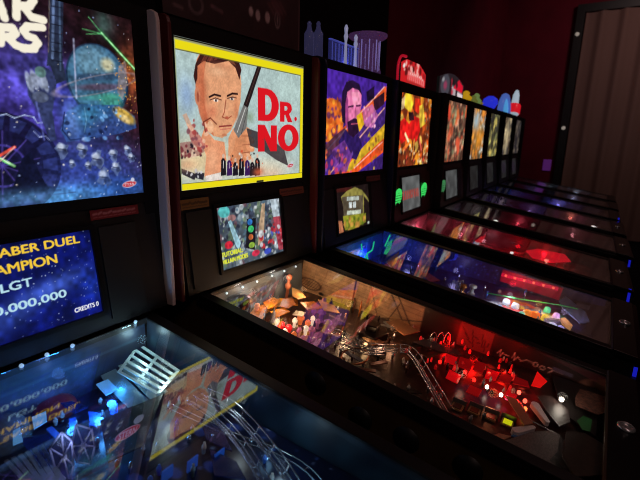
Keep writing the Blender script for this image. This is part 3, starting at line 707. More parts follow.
    if art: A = art()
    elif k == 5: A = abstract_art(5, 200, [(90,60,48),(160,110,80),(60,40,36),(190,150,120),(120,120,90),(200,90,60)], .012, 90, .04); A.specks(14, [(220,70,50),(210,110,60)], .035, (x0, z0+.32, x1, z1), 201, .9); A.specks(8, [(225,90,60)], .03, (.05, z0+.05, .25, z0+.2), 202, .9)
    elif k == 6: A = abstract_art(6, 210, [(130,90,60),(230,140,50),(170,190,200),(200,110,40),(60,60,50)], .016, 70, .05); A.blob(.1, z0+.2, .18, .12, (240,150,40), .85); A.blob(-.1, z0+.35, .16, .08, (170,200,215), .8)
    elif k == 7: A = abstract_art(7, 220, [(60,55,40),(130,130,80),(190,170,90),(40,40,40)], .02, 50, .06)
    elif k == 8: A = abstract_art(8, 230, [(60,50,40),(190,170,130),(30,30,40),(120,100,80)], .02, 40, .06); A.blob(.05, z0+.2, .1, .3, (215,195,150), .8)
    else: A = abstract_art(9, 240, [(50,44,44),(90,80,70),(30,30,34)], .02, 40, .06)
    bg = A.mesh('backglass', vmat('backglass_light', {5:.8, 6:.85, 7:.7, 8:.8, 9:.7}.get(k, .95), .25), R, lambda x, z: (x, np.full_like(x, -.002), z), thick=(0, .004, 0))
    bg['label'] = {1:'lit starry backglass in blue and maroon', 2:'lit pale backglass with yellow border and red lettering', 3:'lit purple and orange backglass', 4:'lit red and yellow backglass'}.get(k, 'lit printed backglass')
    # speaker panel, tilted
    spn = MB(); spn.hexa([Vector((x, (lcd_y(z)+.004 if f == 0 else .03), z)) for x in (-.355, .355) for f in (0, 1) for z in (.965, 1.284)])
    sp = spn.build('speaker_panel', mat('speaker_panel_brown', (58,26,20), .45, noise=(30,(26,14,14))) if k in (4, 5) else mat('speaker_panel_black', (13,12,13), .5), R)
    green = mat('speaker_green_light', (60,190,90), .4, emit=(55,215,95), es=1.0); greendim = mat('speaker_green_dim', (50,150,80), .4, emit=(70,150,90), es=.6)
    for sx in (-1, 1):
        c = Vector((-.052+sx*.245, lcd_y(1.12)+.003, 1.115)); n = Vector((0, -1, -.11))
        if k == 4 or (k == 5 and sx == -1):
            g = MB().lathe(c, n, [(.060,0),(.060,.006),(.053,.009),(.02,.005)], 26).build('speaker_grille', green if k == 4 else greendim, sp)
            rr = MB()
            for i in range(-3, 4): 
                hh = math.sqrt(max(0, .054**2-(i*.016)**2)); rr.tube([c+n*.009+Vector((-hh, 0, i*.016)), c+n*.009+Vector((hh, 0, i*.016))], .002, 5)
            rr.build('grille_bar', DARKPL, sp)
        else:
            cx_ = sx*.2495+LCDC.get(k, -.05)*.9; g = MB().hexa([Vector((x, lcd_y(z)+(-.001 if f == 0 else .006), z)) for x in (cx_-.055, cx_+.055) for f in (0, 1) for z in (.985, 1.235)]).build('speaker_grille', mat('grille_black', (9,9,10), .6), sp)
    A = {1: lcd1, 2: lcd2, 3: lcd3}.get(k, lambda: lcd4(k))()
    es = {1:.95, 2:.85, 3:.8, 4:.85, 5:.55}.get(k, .12)
    A.mesh('display', vmat('display_light_%s' % ('abcdef'[min(k, 6)-1]), es, .2), R, lambda x, z: (x, -.0075-.035*(1.285-z)/.31-.002+.004, z), thick=(0, .003, 0))
    bz = MB(); e = .012
    lc = LCDC.get(k, -.05); l0, l1 = lc-LCDW/2, lc+LCDW/2
    for (a, b, c, d) in ((l0-e, l1+e, LCDZ1, LCDZ1+e), (l0-e, l1+e, LCDZ0-e, LCDZ0), (l0-e, l0, LCDZ0, LCDZ1), (l1, l1+e, LCDZ0, LCDZ1)):
        bz.hexa([Vector((x, lcd_y(z)+(-.006 if f == 0 else .006), z)) for x in (a, b) for f in (0, 1) for z in (c, d)])
    bz.build('display_bezel', BLACK, sp)
    return R, pf

LABELS = {
 1: 'nearest black pinball machine, starry blue backglass and large blue score screen, blue-lit playfield',
 2: 'black pinball machine with pale yellow-bordered backglass reading DR. NO in red',
 3: 'pinball machine with purple and orange slanting-stripe backglass under a clear acrylic topper',
 4: 'pinball machine with fiery red and yellow backglass and two glowing green speakers',
 5: 'pinball machine with dark brown backglass under a black and red topper, one dim green speaker',
 6: 'pinball machine with orange and pale blue backglass under yellow and green topper figures',
 7: 'pinball machine with narrow olive backglass under a round blue topper',
 8: 'pinball machine with dark cream-streaked backglass under a pale blue arched topper',
 9: 'farthest pinball machine in the row, under a slanted white and red topper',
}
M = {k: machine(k, LABELS[k]) for k in LABELS}

# ------------------------------------------------------------------ things on the playfields (all children of the playfield)
SN = (S(0,0,1)-S(0,0,0)).normalized()
def lathe_pf(k, name, u, s, prof, material, h=0, n=16, parent=None):
    return MB().lathe(S(u, s, h), SN, prof, n).build(name, material, parent or M[k][1])
def lamp(k, u, s, col, power=0.0, r=.006, h=.0, es=3.0, name='lamp', lh=.02):
    mt = mat('lamp_%d_%d_%d_%.1f' % (*col, es), col, .4, emit=col, es=es)
    o = lathe_pf(k, name, u, s, [(r*.7,0),(r,.004),(r*.9,.009),(r*.4,.012)], mt, h, 12)
    if power: glow(M[k][0], S(u, s, h+lh), col, power)
    return o
def post(k, u, s, col=None, h=.026):
    return lathe_pf(k, 'post', u, s, [(.004,0),(.004,h*.4),(.0055,h*.45),(.0055,h*.7),(.003,h*.75),(.003,h)], col or STEEL, 0, 8)
def slab(k, name, pts, h, t, material, parent=None):
    off = S(0,0,t)-S(0,0,0)
    return MB().prism([S(u, s, h) for u, s in pts], off).build(name, material, parent or M[k][1])
def flipper(k, u0, s0, u1, s1, material=None):
    d = Vector((u1-u0, s1-s0)); n = Vector((-d.y, d.x)).normalized(); pts = []
    for i in range(9):
        a = PI/2+PI*i/8; t = Vector((math.cos(a), math.sin(a))); e = d.normalized(); pts.append((u0+(e.x*t.x+n.x*t.y)*.011, s0+(e.y*t.x+n.y*t.y)*.011))
    for i in range(9):
        a = -PI/2+PI*i/8; t = Vector((math.cos(a), math.sin(a))); e = d.normalized(); pts.append((u1+(e.x*t.x+n.x*t.y)*.006, s1+(e.y*t.x+n.y*t.y)*.006))
    return slab(k, 'flipper', pts, .01, .014, material or mat('flipper_white', (225,215,215), .4))
def bumper(k, u, s, cap, r=.032):
    b = lathe_pf(k, 'pop_bumper', u, s, [(r,0),(r,.004),(r*.55,.006),(r*.55,.03),(r,.034),(r*1.05,.038),(r*.8,.046),(r*.2,.05)], cap, 0, 22)
    return b
def rails(k, pts, r=.0016, gap=.022, name='wire_ramp', n=8, ties=True, low=True):
    C = spline([S(*p) for p in pts], n); mb = MB(); Ls = [[], [], [], []]
    for i, c in enumerate(C):
        t = (C[min(i+1, len(C)-1)]-C[max(i-1, 0)]).normalized(); e = t.cross(SN).normalized(); g = e.cross(t)
        for j, (a, b) in enumerate(((-.5,.35),(.5,.35),(-.28,-.35),(.28,-.35))): Ls[j].append(c+e*gap*a+g*gap*b)
    for j in range(4 if low else 2): mb.tube(Ls[j], r, 6)
    if ties:
        for i in range(2, len(C)-1, 6): mb.tube([Ls[0][i], Ls[2][i], Ls[3][i], Ls[1][i]] if low else [Ls[0][i], Ls[1][i]], r*.8, 5)
    return mb.build(name, CHROME, M[k][1])
def slingshot(k, sgn, material):
    u = sgn*.125
    return slab(k, 'slingshot', [(u, .80), (u+sgn*.02, .90), (u-sgn*.045, .955), (u-sgn*.035, .94)], .028, .003, material)
def apron(k, material, s0=.985, s1=1.165, hh=.03):
    mb = MB(); off = S(0,0,.003)-S(0,0,0)
    mb.prism([S(-.27, s0+.03, hh-.012), S(-.06, s0+.09, hh), S(.06, s0+.09, hh), S(.27, s0+.03, hh-.012), S(.27, s1, hh), S(-.27, s1, hh)], off)
    return mb.build('apron', material, M[k][1])

# --- machine 1: blue lit
bl = (90,170,255)
lamp(1, .074, .13, (60,150,255), .35, .011, .02, 4); lamp(1, .02, .165, (70,160,255), .30, .011, .02, 4); lamp(1, -.035, .15, (60,150,255), .25, .011, .02, 3); lamp(1, .12, .10, (60,160,255), .12, .008, .02, 3)
for x, y in ((22,366),(47.5,355),(73,346),(136,322)):
    q = on_front(1, x, y, GY-.004); o = MB().lathe((q[0], GY, q[1]), (0,-1,0), [(.005,0),(.005,.003),(.003,.005)], 12).build('back_panel_lamp', mat('back_lamp_white', (200,230,255), .4, emit=(150,190,225), es=.7), M[1][0])
glow(M[1][0], (.23, GY-.03, GZ-.035), (170,215,225), .26); glow(M[1][0], (.0, GY-.03, GZ-.03), (110,150,235), .07)
silver = mat('slotted_metal', (190,205,200), .32, .35)
# slotted silver ramp at the back right
mb = MB()
P = [on_pf(1, x, y, .05) for x, y in ((119,345),(131,341),(166,372),(176,392),(160,392))]
for i in range(6):
    a = Vector(on_pf(1, 119+i*4.0, 372-i*5.4, .06)); b = Vector(on_pf(1, 158+i*4.0, 394-i*4.6, .06)); dn = Vector((.0044, .0035))
    mb.prism([S(*(a-dn), .06), S(*(a+dn), .06), S(*(b+dn), .06), S(*(b-dn), .06)], S(0,0,.002)-S(0,0,0))
for t in (0, .48, 1):
    a0, a1 = Vector(on_pf(1, 119, 372, .06)).lerp(Vector(on_pf(1, 158, 394, .06)), t), Vector(on_pf(1, 139, 345, .06)).lerp(Vector(on_pf(1, 178, 371, .06)), t); e_ = (Vector(on_pf(1, 158, 394, .06))-Vector(on_pf(1, 119, 372, .06))).normalized()*.005
    mb.prism([S(*(a0-e_), .059), S(*(a0+e_), .059), S(*(a1+e_), .059), S(*(a1-e_), .059)], S(0,0,.002)-S(0,0,0))
mb.build('slotted_metal_ramp', silver, M[1][1])
sheet = mat('bent_steel_sheet', (120,138,138), .35, .4)
slab(1, 'steel_deflector', [on_pf(1, *p, .035) for p in ((118,366),(136,360),(168,392),(150,400))], .035, .002, sheet)
slab(1, 'steel_deflector', [on_pf(1, *p, .03) for p in ((98,372),(112,366),(150,402),(128,408),(108,388))], .03, .002, sheet)
slab(1, 'steel_deflector', [on_pf(1, *p, .03) for p in ((160,352),(185,372),(182,390),(150,376))], .02, .002, mat('dim_steel', (80,95,100), .3, .8))
# translucent dome at the left edge
cdome = clear_mat('clear_dome', (150,180,195), .35, 0, .08)
u, s = on_pf(1, 4, 430, .03)
MB().lathe(S(u, s, .0), SN, [(.052,0),(.052,.01),(.048,.03),(.036,.048),(.018,.057),(.004,.06)], 26).build('clear_dome', cdome, M[1][1])
st_ = [on_pf(1, *p, .062) for p in ((100,420),(163,394),(142,446),(108,462))]
xs = [p[0] for p in st_]; ys = [p[1] for p in st_]
A = Art(0, 0, 1, 1, .012, (9,10,16)); A.specks(60, [(150,160,200),(220,225,240)], .006, None, 401, .9)
def warp(a, b):                                  # the plate is a slanted four-cornered sheet
    P_ = [np.array(p) for p in (st_[3], st_[2], st_[1], st_[0])]
    u = (1-a)*(1-b)*P_[0][0]+a*(1-b)*P_[1][0]+a*b*P_[2][0]+(1-a)*b*P_[3][0]; s = (1-a)*(1-b)*P_[0][1]+a*(1-b)*P_[1][1]+a*b*P_[2][1]+(1-a)*b*P_[3][1]
    hh = .062-DEP(s); return (u, GY-s*CT-hh*ST, GZ-s*ST+hh*CT)
A.ell(.47,.42,.27,.11,(245,190,200), rot=.12); A.ell(.47,.42,.25,.09,(225,50,70), rot=.12); A.text('STERN', .28,.34,.66,.48, (245,200,210), bold=.03, slant=.1); A.ell(.66,.62,.10,.09,(190,190,200))
A.line((.0,.04), (1,.04), .012, (120,110,60))
A.mesh('starry_plate', vmat('plate_gloss', 0, .3), M[1][1], warp, thick=tuple(S(0,0,-.003)-S(0,0,0)))
glow(M[1][0], S(.02,.33,.085), (230,235,255), .02)
# spoked hexagon wings
wing = clear_mat('wing_panel', (44,48,74), .85, 0, .3); spoke = mat('wing_spoke', (165,165,200), .4, .1)
for (hx) in ([(62,432),(72,441),(74,465),(70,482),(56,470),(50,448)], [(76,424),(92,429),(95,446),(91,464),(77,462),(72,446)]):
    cx = sum(p[0] for p in hx)/6; cy = sum(p[1] for p in hx)/6
    uc, sc = on_pf(1, cx, cy, .045)
    R3 = []
    for (x, y) in hx:                            # an upright panel standing on the playfield, its face turned to the player's left
        o, d = local_ray(1, x, y); nn = np.array([-.85, -.5, .15]); p0 = np.array(S(uc, sc, .045)); t = ((p0-o)@nn)/(d@nn); R3.append(Vector(o+t*d))
    c3 = sum(R3, Vector())/6; nv = Vector((.85, .5, -.15)).normalized()*.003
    w_ = MB().prism(R3, nv).build('spaceship_wing', wing, M[1][1])
    sp_ = MB()
    for i in range(6): sp_.tube([c3-nv*.3, R3[i]-nv*.3], .0018, 5); sp_.tube([R3[i]-nv*.3, R3[(i+1) % 6]-nv*.3], .0021, 5)
    sp_.lathe(c3-nv*.4, nv, [(.007,0),(.007,.004),(.003,.006)], 10)
    sp_.build('wing_spokes', spoke, M[1][1])
# blue plastics
bp = clear_mat('blue_plastic', (50,110,220), .7, .12, .2); bpd = clear_mat('deep_blue_plastic', (24,44,110), .8, 0, .25)
for pts, mm, h in (([(32,418),(46,412),(47,422),(34,430)], clear_mat('pale_blue_plastic', (120,190,235), .85, .25, .3), .03), ([(13,432),(20,428),(23,442),(13,446)], MATS['pale_blue_plastic'], .03), ([(46,430),(52,427),(62,437),(56,440)], bp, .03),
                   ([(69,420),(76,418),(76,430),(70,434)], bp, .035), ([(88,412),(102,414),(97,428),(90,424)], bp, .03), ([(108,402),(118,404),(118,416),(110,414)], bp, .03), ([(60,404),(72,402),(88,408),(74,414)], bpd, .03), ([(20,440),(50,434),(70,460),(40,470)], bpd, .02), ([(96,385),(108,380),(118,390),(106,396)], MATS['pale_blue_plastic'], .03),
                   ([(200,420),(222,430),(232,452),(206,440)], bpd, .02), ([(210,450),(236,462),(246,480),(214,476)], bpd, .02)):
    slab(1, 'plastic_shield', [on_pf(1, *p, h) for p in pts], h, .003, mm)
red = mat('dark_red_reflection', (110,30,24), .3)
u, s = on_pf(1, 55, 402, .03); MB().lathe(S(u, s, .01), SN, [(.05,0),(.046,.012),(.03,.022),(.01,.026)], 20).build('reflection_dome', red, M[1][1])  # dark red dome modelled in place of a reflection
# chrome lane guides at the bottom left
for i in range(6):
    x = 4+i*7
    slab(1, 'lane_guide', [on_pf(1, *p, .02) for p in ((x,462-i*3),(x+4,460-i*3),(x+30,486),(x+24,490))], .02, .003, STEEL)
# wire ramps lower right
def px(k, L_): return [(*on_pf(k, x, y, h), h) for x, y, h in L_]
rails(1, px(1, [(205,394,.09),(224,403,.09),(244,420,.085),(264,443,.08),(284,470,.07),(300,496,.06)]), gap=.024)
rails(1, px(1, [(190,400,.08),(212,414,.08),(232,434,.075),(250,458,.07),(266,486,.06),(276,510,.055)]), gap=.02)
rails(1, px(1, [(170,408,.07),(205,424,.07),(240,440,.07),(275,452,.065),(306,470,.06),(326,492,.05)]), r=.0012, gap=.014, low=False)
for i in range(46):
    u, s = random.uniform(-.05,.24), random.uniform(.03,.75); post(1, u, s, [STEEL, CHROME, mat('post_blue', (60,110,200), .3), RUBBER][i % 4], random.uniform(.016,.034))
for u, s in ((.12,.62),(.15,.66),(.05,.55),(.19,.53)): lamp(1, u, s, (150,210,255), .03, .005, 0, 2)
glow(M[1][0], S(.18,.58,.03), (170,205,225), .08); glow(M[1][0], S(.12,.82,.05), (170,205,225), .07); glow(M[1][0], S(.22,.42,.10), (190,210,220), .10); glow(M[1][0], S(.20,.17,.10), (200,225,225), .25); glow(M[1][0], S(-.10,.24,.10), (170,190,240), .10)  # extra point lights without bulbs, added to bring out wires, ramp and wings
for u, s in ((.07,.42),(.12,.45),(.02,.40)):
    slab(1, 'drop_target', [(u-.014,s),(u+.014,s),(u+.014,s+.004),(u-.014,s+.004)], 0, .03, bp)
flipper(1, -.08, .93, -.03, .97); flipper(1, .08, .93, .03, .97); slingshot(1, -1, bpd); slingshot(1, 1, bpd); apron(1, mat('apron_black', (20,22,28), .4))

# --- machine 2
warm = (255,190,120)
glow(M[2][0], (-.10, GY-.035, GZ-.03), (215,225,225), .11); glow(M[2][0], (.10, GY-.035, GZ-.03), (225,225,215), .13)
for x in (-.2,-.12,-.04,.05,.13,.21): MB().lathe((x, GY, GZ-.016), (0,-1,0), [(.004,0),(.004,.004),(.002,.006)], 10).build('back_panel_lamp', mat('back_lamp_cool', (220,240,255), .4, emit=(205,225,230), es=1.6), M[2][0])
glow(M[2][0], S(.10,.13,.095), (255,205,150), .52); glow(M[2][0], S(-.06,.10,.095), (255,195,125), .28); glow(M[2][0], S(.12,.33,.09), (255,205,155), .58); glow(M[2][0], S(-.12,.21,.06), (255,215,190), .25); glow(M[2][0], S(.12,.52,.055), (255,180,130), .12); glow(M[2][0], S(-.05,.55,.06), (255,190,150), .05)
yel = mat('yellow_plastic', (205,130,30), .35); amb = mat('amber_plastic', (160,92,36), .35); tan = mat('tan_plastic', (160,120,72), .4)
for pts, mm, h in (([(247,318),(254,309),(262,305),(266,309),(262,318),(256,324)], yel, .05), ([(263,303),(272,298),(280,300),(276,306),(268,310)], yel, .055), ([(282,300),(292,298),(296,304),(288,309),(280,307)], amb, .05),
                   ([(270,312),(284,308),(290,312),(276,318)], yel, .045), ([(292,288),(300,291),(306,298),(298,300),(292,296)], tan, .06), ([(300,303),(314,302),(322,308),(308,311)], amb, .05), ([(318,300),(334,306),(340,314),(324,311)], tan, .05), ([(296,311),(306,313),(302,317),(292,315)], mat('white_print', (200,185,165), .4), .04)):
    slab(2, 'plastic_shield', [on_pf(2, *p, h) for p in pts], h, .003, mm)
slab(2, 'curved_yellow_ramp', [on_pf(2, *p, .035) for p in ((250,322),(256,311),(266,303),(280,299),(298,300),(298,306),(282,306),(272,309),(264,316),(260,325))], .035, .003, mat('bright_yellow_plastic', (225,155,35), .35))
bd = mat('bronze_knob', (96,56,38), .4, .3)
u, s = -.135, .032
lathe_pf(2, 'watch_tower', u, s, [(.012,0),(.010,.06),(.024,.064),(.030,.075),(.030,.088),(.022,.1),(.008,.106)], bd, 0, 14)
tb = MB()
for i in range(8):
    a = 2*PI*i/8; tb.tube([S(u+.03*math.cos(a), s+.03*math.sin(a), .084), S(u+.034*math.cos(a), s+.034*math.sin(a), .0)], .002, 5)
tb.build('tower_leg', bd, M[2][1])
lathe_pf(2, 'tower_lamp', -.11, .075, [(.008,0),(.008,.06),(.012,.066),(.008,.078)], mat('peach_lamp', (235,150,110), .4, emit=(235,150,110), es=.4), 0, 10)
u, s = on_pf(2, 273, 320, .03); lathe_pf(2, 'grey_cone', u, s, [(.018,0),(.013,.025),(.007,.055),(.001,.08)], mat('grey_plastic', (135,132,130), .4), 0, 12)
lathe_pf(2, 'statue_post', .135, .03, [(.010,0),(.006,.02),(.007,.05),(.013,.058),(.014,.07),(.007,.078),(.006,.09),(.012,.096),(.013,.108),(.004,.118)], mat('clay_figure', (200,116,80), .45), 0, 12)
cl = [STEEL, bd, RUBBER, tan, amb, DARKPL]
for i in range(20): post(2, random.uniform(-.18,.24), random.uniform(.04,.34), cl[i % 6], random.uniform(.03,.07))
# red and white lit gems
gem = mat('red_jewel', (210,30,34), .3, emit=(220,30,30), es=.7); gemw = mat('white_jewel', (240,220,200), .3, emit=(255,225,190), es=.8); gemo = mat('orange_jewel', (235,120,60), .3, emit=(240,120,60), es=.6); gemp = clear_mat('purple_dome', (150,90,170), .85, .12, .2); gempk = clear_mat('pink_dome', (205,120,160), .85, .15, .2)
for i, (x, y, g, r) in enumerate(((277,321,gemw,.009),(282,324,gem,.011),(289,327,gem,.012),(285,331,gemw,.009),(295,320,gemw,.009),(301,317,gemo,.013),(308,322,gemo,.010),(313,318,gemw,.008),(294,334,gemo,.009),(300,330,gempk,.011),(279,327,gem,.008),(306,328,gemw,.01),(312,329,gempk,.012),(318,321,gempk,.009))):
    u, s = on_pf(2, x, y, .03); lathe_pf(2, 'jewel_lamp', u, s, [(r*.6,0),(r*.7,.02),(r*1.1,.022),(r*1.1,.03),(r*.8,.036),(r*.2,.04)], g, 0, 10)
for (x, y, r, g) in ((306,339,.02,gemp),(316,341,.019,mat('smoke_dome', (110,90,84), .25)),(322,312,.015,gemp),(328,322,.015,gemp),(314,311,.01,gemp)):
    u, s = on_pf(2, x, y, .04); bumper(2, u, s, g, r*1.1)
# dark dragon-like vehicle: body, wheels, nose
drk = mat('vehicle_black', (24,20,20), .3, .2)
u, s = on_pf(2, 372, 333, .03)
db = MB(); db.prism([S(u-.05,s-.03,.012), S(u+.05,s-.055,.012), S(u+.058,s+.02,.012), S(u+.02,s+.055,.012), S(u-.05,s+.035,.012)], S(0,0,.03)-S(0,0,0))
db.prism([S(u-.02,s-.02,.042), S(u+.035,s-.035,.042), S(u+.035,s+.012,.042), S(u-.015,s+.02,.042)], S(0,0,.022)-S(0,0,0))
veh = db.build('armoured_buggy', drk, M[2][1], bevel=.003)
for a, b in ((-.05,-.02),(.05,-.045),(-.05,.03),(.05,.015)): MB().lathe(S(u+a-.006, s+b, .014), (1,0,0), [(.014,0),(.014,.012)], 16).build('buggy_wheel', DARKPL, M[2][1])
u, s = on_pf(2, 366, 343, .02); lamp(2, u, s, (255,200,140), .10, .006, .01, 2.5)
slab(2, 'plastic_shield', [on_pf(2, *p, .03) for p in ((362,338),(372,336),(384,343),(372,346))], .03, .003, mat('tan_print', (170,120,80), .4))
slab(2, 'plastic_shield', [on_pf(2, *p, .03) for p in ((386,322),(398,320),(420,332),(404,336))], .03, .003, mat('straw_print', (150,105,70), .4))
# copper ring and wire forms
ring = MB(); u, s = on_pf(2, 355, 356, .03)
ring.tube([S(u+.055*math.cos(t), s+.04*math.sin(t), .03) for t in np.linspace(0, 2*PI, 26)[:-1]], .003, 7, True)
ring.build('copper_ring', mat('copper', (150,90,60), .3, .9), M[2][1])
rails(2, px(2, [(330,330,.05),(345,337,.05),(362,345,.05),(380,348,.05),(398,349,.055)]))
rails(2, px(2, [(400,349,.06),(408,350,.06),(416,358,.058),(428,378,.05),(448,412,.035)]), r=.0014, gap=.026)
rails(2, px(2, [(335,342,.045),(350,347,.045),(366,352,.045),(384,352,.045)]), gap=.018)
for dx in (0, 7, 14):
    lp = MB(); u, s = on_pf(2, 427+dx, 350, .0)
    lp.tube(spline([S(u, s, 0), S(u+.002, s, .05), S(u+.01, s+.008, .07), S(u+.02, s+.016, .05), S(u+.022, s+.018, 0)], 8), .0017, 6); lp.build('wire_loop', CHROME, M[2][1])
# grey guide strip between the clutter and the red bank
slab(2, 'metal_guide', [on_pf(2, *p, .03) for p in ((412,343),(424,340),(456,350),(462,356),(440,352))], .03, .004, mat('dim_guide', (96,88,90), .35, .5))
# red bank; the lamps' glow is put into the plastics' own emission
rp = clear_mat('red_plastic', (215,16,24), .8, .45, .2)
tri = mat('red_arrow_plastic', (220,20,20), .3, emit=(235,20,18), es=.75)
slab(2, 'red_arrow_plastic', [on_pf(2, *p, .03) for p in ((531,386),(537,372),(547,382),(540,388))], .03, .003, tri)
rp2 = mat('crimson_plastic', (150,12,18), .35, emit=(150,8,14), es=.35)
for i, pts in enumerate(([(446,352),(458,356),(456,364),(446,360)], [(460,357),(474,361),(470,371),(458,366)], [(476,362),(486,366),(482,375),(472,371)], [(488,367),(500,371),(496,379),(485,376)], [(502,372),(514,377),(509,384),(498,380)], [(515,378),(527,383),(529,389),(512,385)],
                         [(450,368),(462,374),(458,382),(446,376)], [(470,385),(482,390),(478,397),(466,392)], [(492,383),(504,388),(500,394),(488,389)], [(508,388),(518,394),(514,400),(504,395)])):
    slab(2, 'plastic_shield', [on_pf(2, *p, .03) for p in pts], .022+.006*(i % 3), .003, (rp, rp2, rp2)[i % 3])
for x, y, c, es in ((489,374,(255,70,50),4),(507,380.5,(255,60,40),4),(519,392.5,(255,90,70),4),(525,401,(255,80,60),4),(525,409,(255,120,60),3),(487,387,(255,245,220),4),(501,395,(255,235,225),3),(507,398,(255,70,120),2),(474,380,(255,40,30),2),(465,372,(255,30,25),2),(440,362,(255,40,30),1.5),(517,402,(255,50,40),2)):
    u, s = on_pf(2, x, y, .02); lamp(2, u, s, c, 0, .006, .015, es)
glow(M[2][0], S(.20,.70,.03), (255,14,12), .26); glow(M[2][0], S(.16,.80,.026), (255,16,12), .26); glow(M[2][0], S(.14,.90,.026), (255,30,16), .16); glow(M[2][0], S(.02,.80,.04), (255,190,160), .03)
for i in range(34):  # glowing beads added to give the red bank more glints
    u, s_ = random.uniform(.02,.24), random.uniform(.6,.95); r_ = random.uniform(.003,.006)
    lathe_pf(2, 'red_bead', u, s_, [(r_,0),(r_,.01),(r_*.5,.016)], [gem, mat('deep_red_plastic', (170,16,20), .3, emit=(190,14,18), es=.35), RUBBER][i % 3], random.uniform(.0,.03), 8)
glow(M[2][0], S(-.02,.90,.04), (255,150,100), .07)
for x, y, c, em in ((457,408,(70,40,34),0),(474,412,(110,50,36),0),(490,418,(150,24,30),.1),(507,424,(205,215,20),.85)):
    pr = mat('insert_%d' % x, c, .3, emit=c if em else None, es=em); u, s = on_pf(2, x, y); a = .0155
    fr = slab(2, 'square_target', [(u-a,s-a),(u+a,s-a),(u+a,s+a),(u-a,s+a)], .001, .005, mat('target_frame', (150,120,80), .4))
    slab(2, 'target_face', [(u-a*.72,s-a*.72),(u+a*.72,s-a*.72),(u+a*.72,s+a*.72),(u-a*.72,s+a*.72)], .006, .002, pr)
    w2 = slab(2, 'lane_divider', [(u+a*1.25,s-a*1.3),(u+a*1.45,s-a*1.3),(u+a*1.45,s+a*1.2),(u+a*1.25,s+a*1.2)], .001, .016, STEEL)
# flippers and guides near the front
a = on_pf(2, 535, 405, .02); b = on_pf(2, 547, 422, .02); flipper(2, *a, *b)
a = on_pf(2, 516, 431, .02); b = on_pf(2, 533, 428, .02); flipper(2, *a, *b)
gd = MB(); gd.tube([S(*on_pf(2, x, y, .03), .03) for x, y in ((520,402),(530,420),(545,428),(552,432))], .002, 6); gd.build('inlane_guide', CHROME, M[2][1])
slab(2, 'plastic_shield', [on_pf(2, *p, .03) for p in ((505,396),(516,400),(533,424),(524,426))], .03, .003, mat('sling_print', (170,110,84), .35))
slab(2, 'plastic_shield', [on_pf(2, *p, .03) for p in ((512,431),(522,426),(536,430),(526,434))], .012, .003, mat('blue_print', (70,110,160), .35))
slab(2, 'plastic_shield', [on_pf(2, *p, .03) for p in ((538,394),(552,394),(570,408),(571,420),(560,424),(548,410))], .02, .003, mat('grey_print', (62,46,42), .4, noise=(60,(60,50,52))))
u, s = on_pf(2, 561, 401, .03); lamp(2, u, s, (255,240,220), .10, .007, .03, 6, lh=.02)
slab(2, 'plastic_shield', [on_pf(2, *p, .03) for p in ((484,436),(500,431),(512,434),(498,440),(486,440))], .02, .003, mat('cream_print', (180,130,100), .4))
# apron in its two halves, card and sticker
ap = slab(2, 'apron', [on_pf(2, *p, .03) for p in ((503,442),(530,433),(551,431),(560,436),(557,452),(549,461))]+[(-.265, 1.16), (-.265, 1.0)], .03, .003, GREYAP)
ap2 = slab(2, 'apron_cover', [on_pf(2, *p, .035) for p in ((566,432),(584,434),(604,446),(603,476),(575,478),(562,458))], .035, .004, mat('brown_apron', (60,46,34), .4, noise=(70,(36,28,22))))
slab(2, 'apron_cover', [(.06,1.075),(.262,1.03),(.262,1.163),(-.0,1.163)], .012, .003, mat('dark_apron', (30,26,24), .4))
slab(2, 'instruction_card', [on_pf(2, *p, .03) for p in ((575,398),(580,389),(606,397),(607,412),(598,415),(576,406))], .03, .001, mat('brown_card', (120,84,70), .5, noise=(90,(60,40,36))))
slab(2, 'sticker', [on_pf(2, *p, .03) for p in ((577,421),(583,416),(592,420),(590,432),(582,430))], .03, .0015, mat('green_sticker', (40,120,60), .5))
for i in range(70):
    u = random.uniform(-.22, .25); s = random.uniform(.36, .92)
    post(2, u, s, [STEEL, DARKPL, CHROME, bd, RUBBER][i % 5] if s < .8 else [STEEL, DARKPL][i % 2], random.uniform(.014, .034))
for i in range(16):
    u = random.uniform(-.2, .2); s = random.uniform(.38, .75); a = random.uniform(0, PI); d = Vector((math.cos(a), math.sin(a)))*random.uniform(.02, .05); n = Vector((-d.y, d.x)).normalized()*.008
    slab(2, 'metal_bracket', [(u-d.x-n.x, s-d.y-n.y), (u+d.x-n.x, s+d.y-n.y), (u+d.x+n.x, s+d.y+n.y), (u-d.x+n.x, s-d.y+n.y)], random.uniform(.01, .03), .003, [DARKPL, bd, STEEL, drk][i % 4])

# --- machine 3
gt = mat('green_tube', (40,210,150), .3, emit=(40,225,150), es=.9)
for pts in ([(361,240,.12),(362,250,.095)], [(368,260,.06),(367,254,.075),(372,250,.085),(374,242,.105)], [(365,262,.05),(365,256,.075)], [(385,246,.10),(390,235,.128)]):
    t = MB(); t.tube(spline([S(*on_pf(3, x, y, h), h) for x, y, h in pts], 6), .004, 7); t.build('green_light_tube', gt, M[3][1])
glow(M[3][0], S(.03,.03,.05), (70,130,255), .45); glow(M[3][0], S(.18,.22,.05), (150,150,235), .16); glow(M[3][0], S(.18,.48,.05), (160,150,225), .15)
glow(M[3][0], S(.20,.76,.05), (255,40,80), .12); glow(M[3][0], S(.0,.78,.06), (230,240,255), .5); glow(M[3][0], S(.0,.90,.06), (255,190,110), .30); glow(M[3][0], S(-.02,1.0,.06), (210,190,255), .15)
for dx in (0, 5, 9):
    lp = MB(); u, s = on_pf(3, 449+dx, 294, 0); lp.tube(spline([S(u, s, 0), S(u, s, .055), S(u+.006, s+.004, .07), S(u+.012, s+.008, .055), S(u+.012, s+.008, 0)], 7), .0022, 6); lp.build('wire_loop', CHROME, M[3][1])
holes = mat('red_light_bank', (225,30,70), .35, emit=(225,22,70), es=.6)
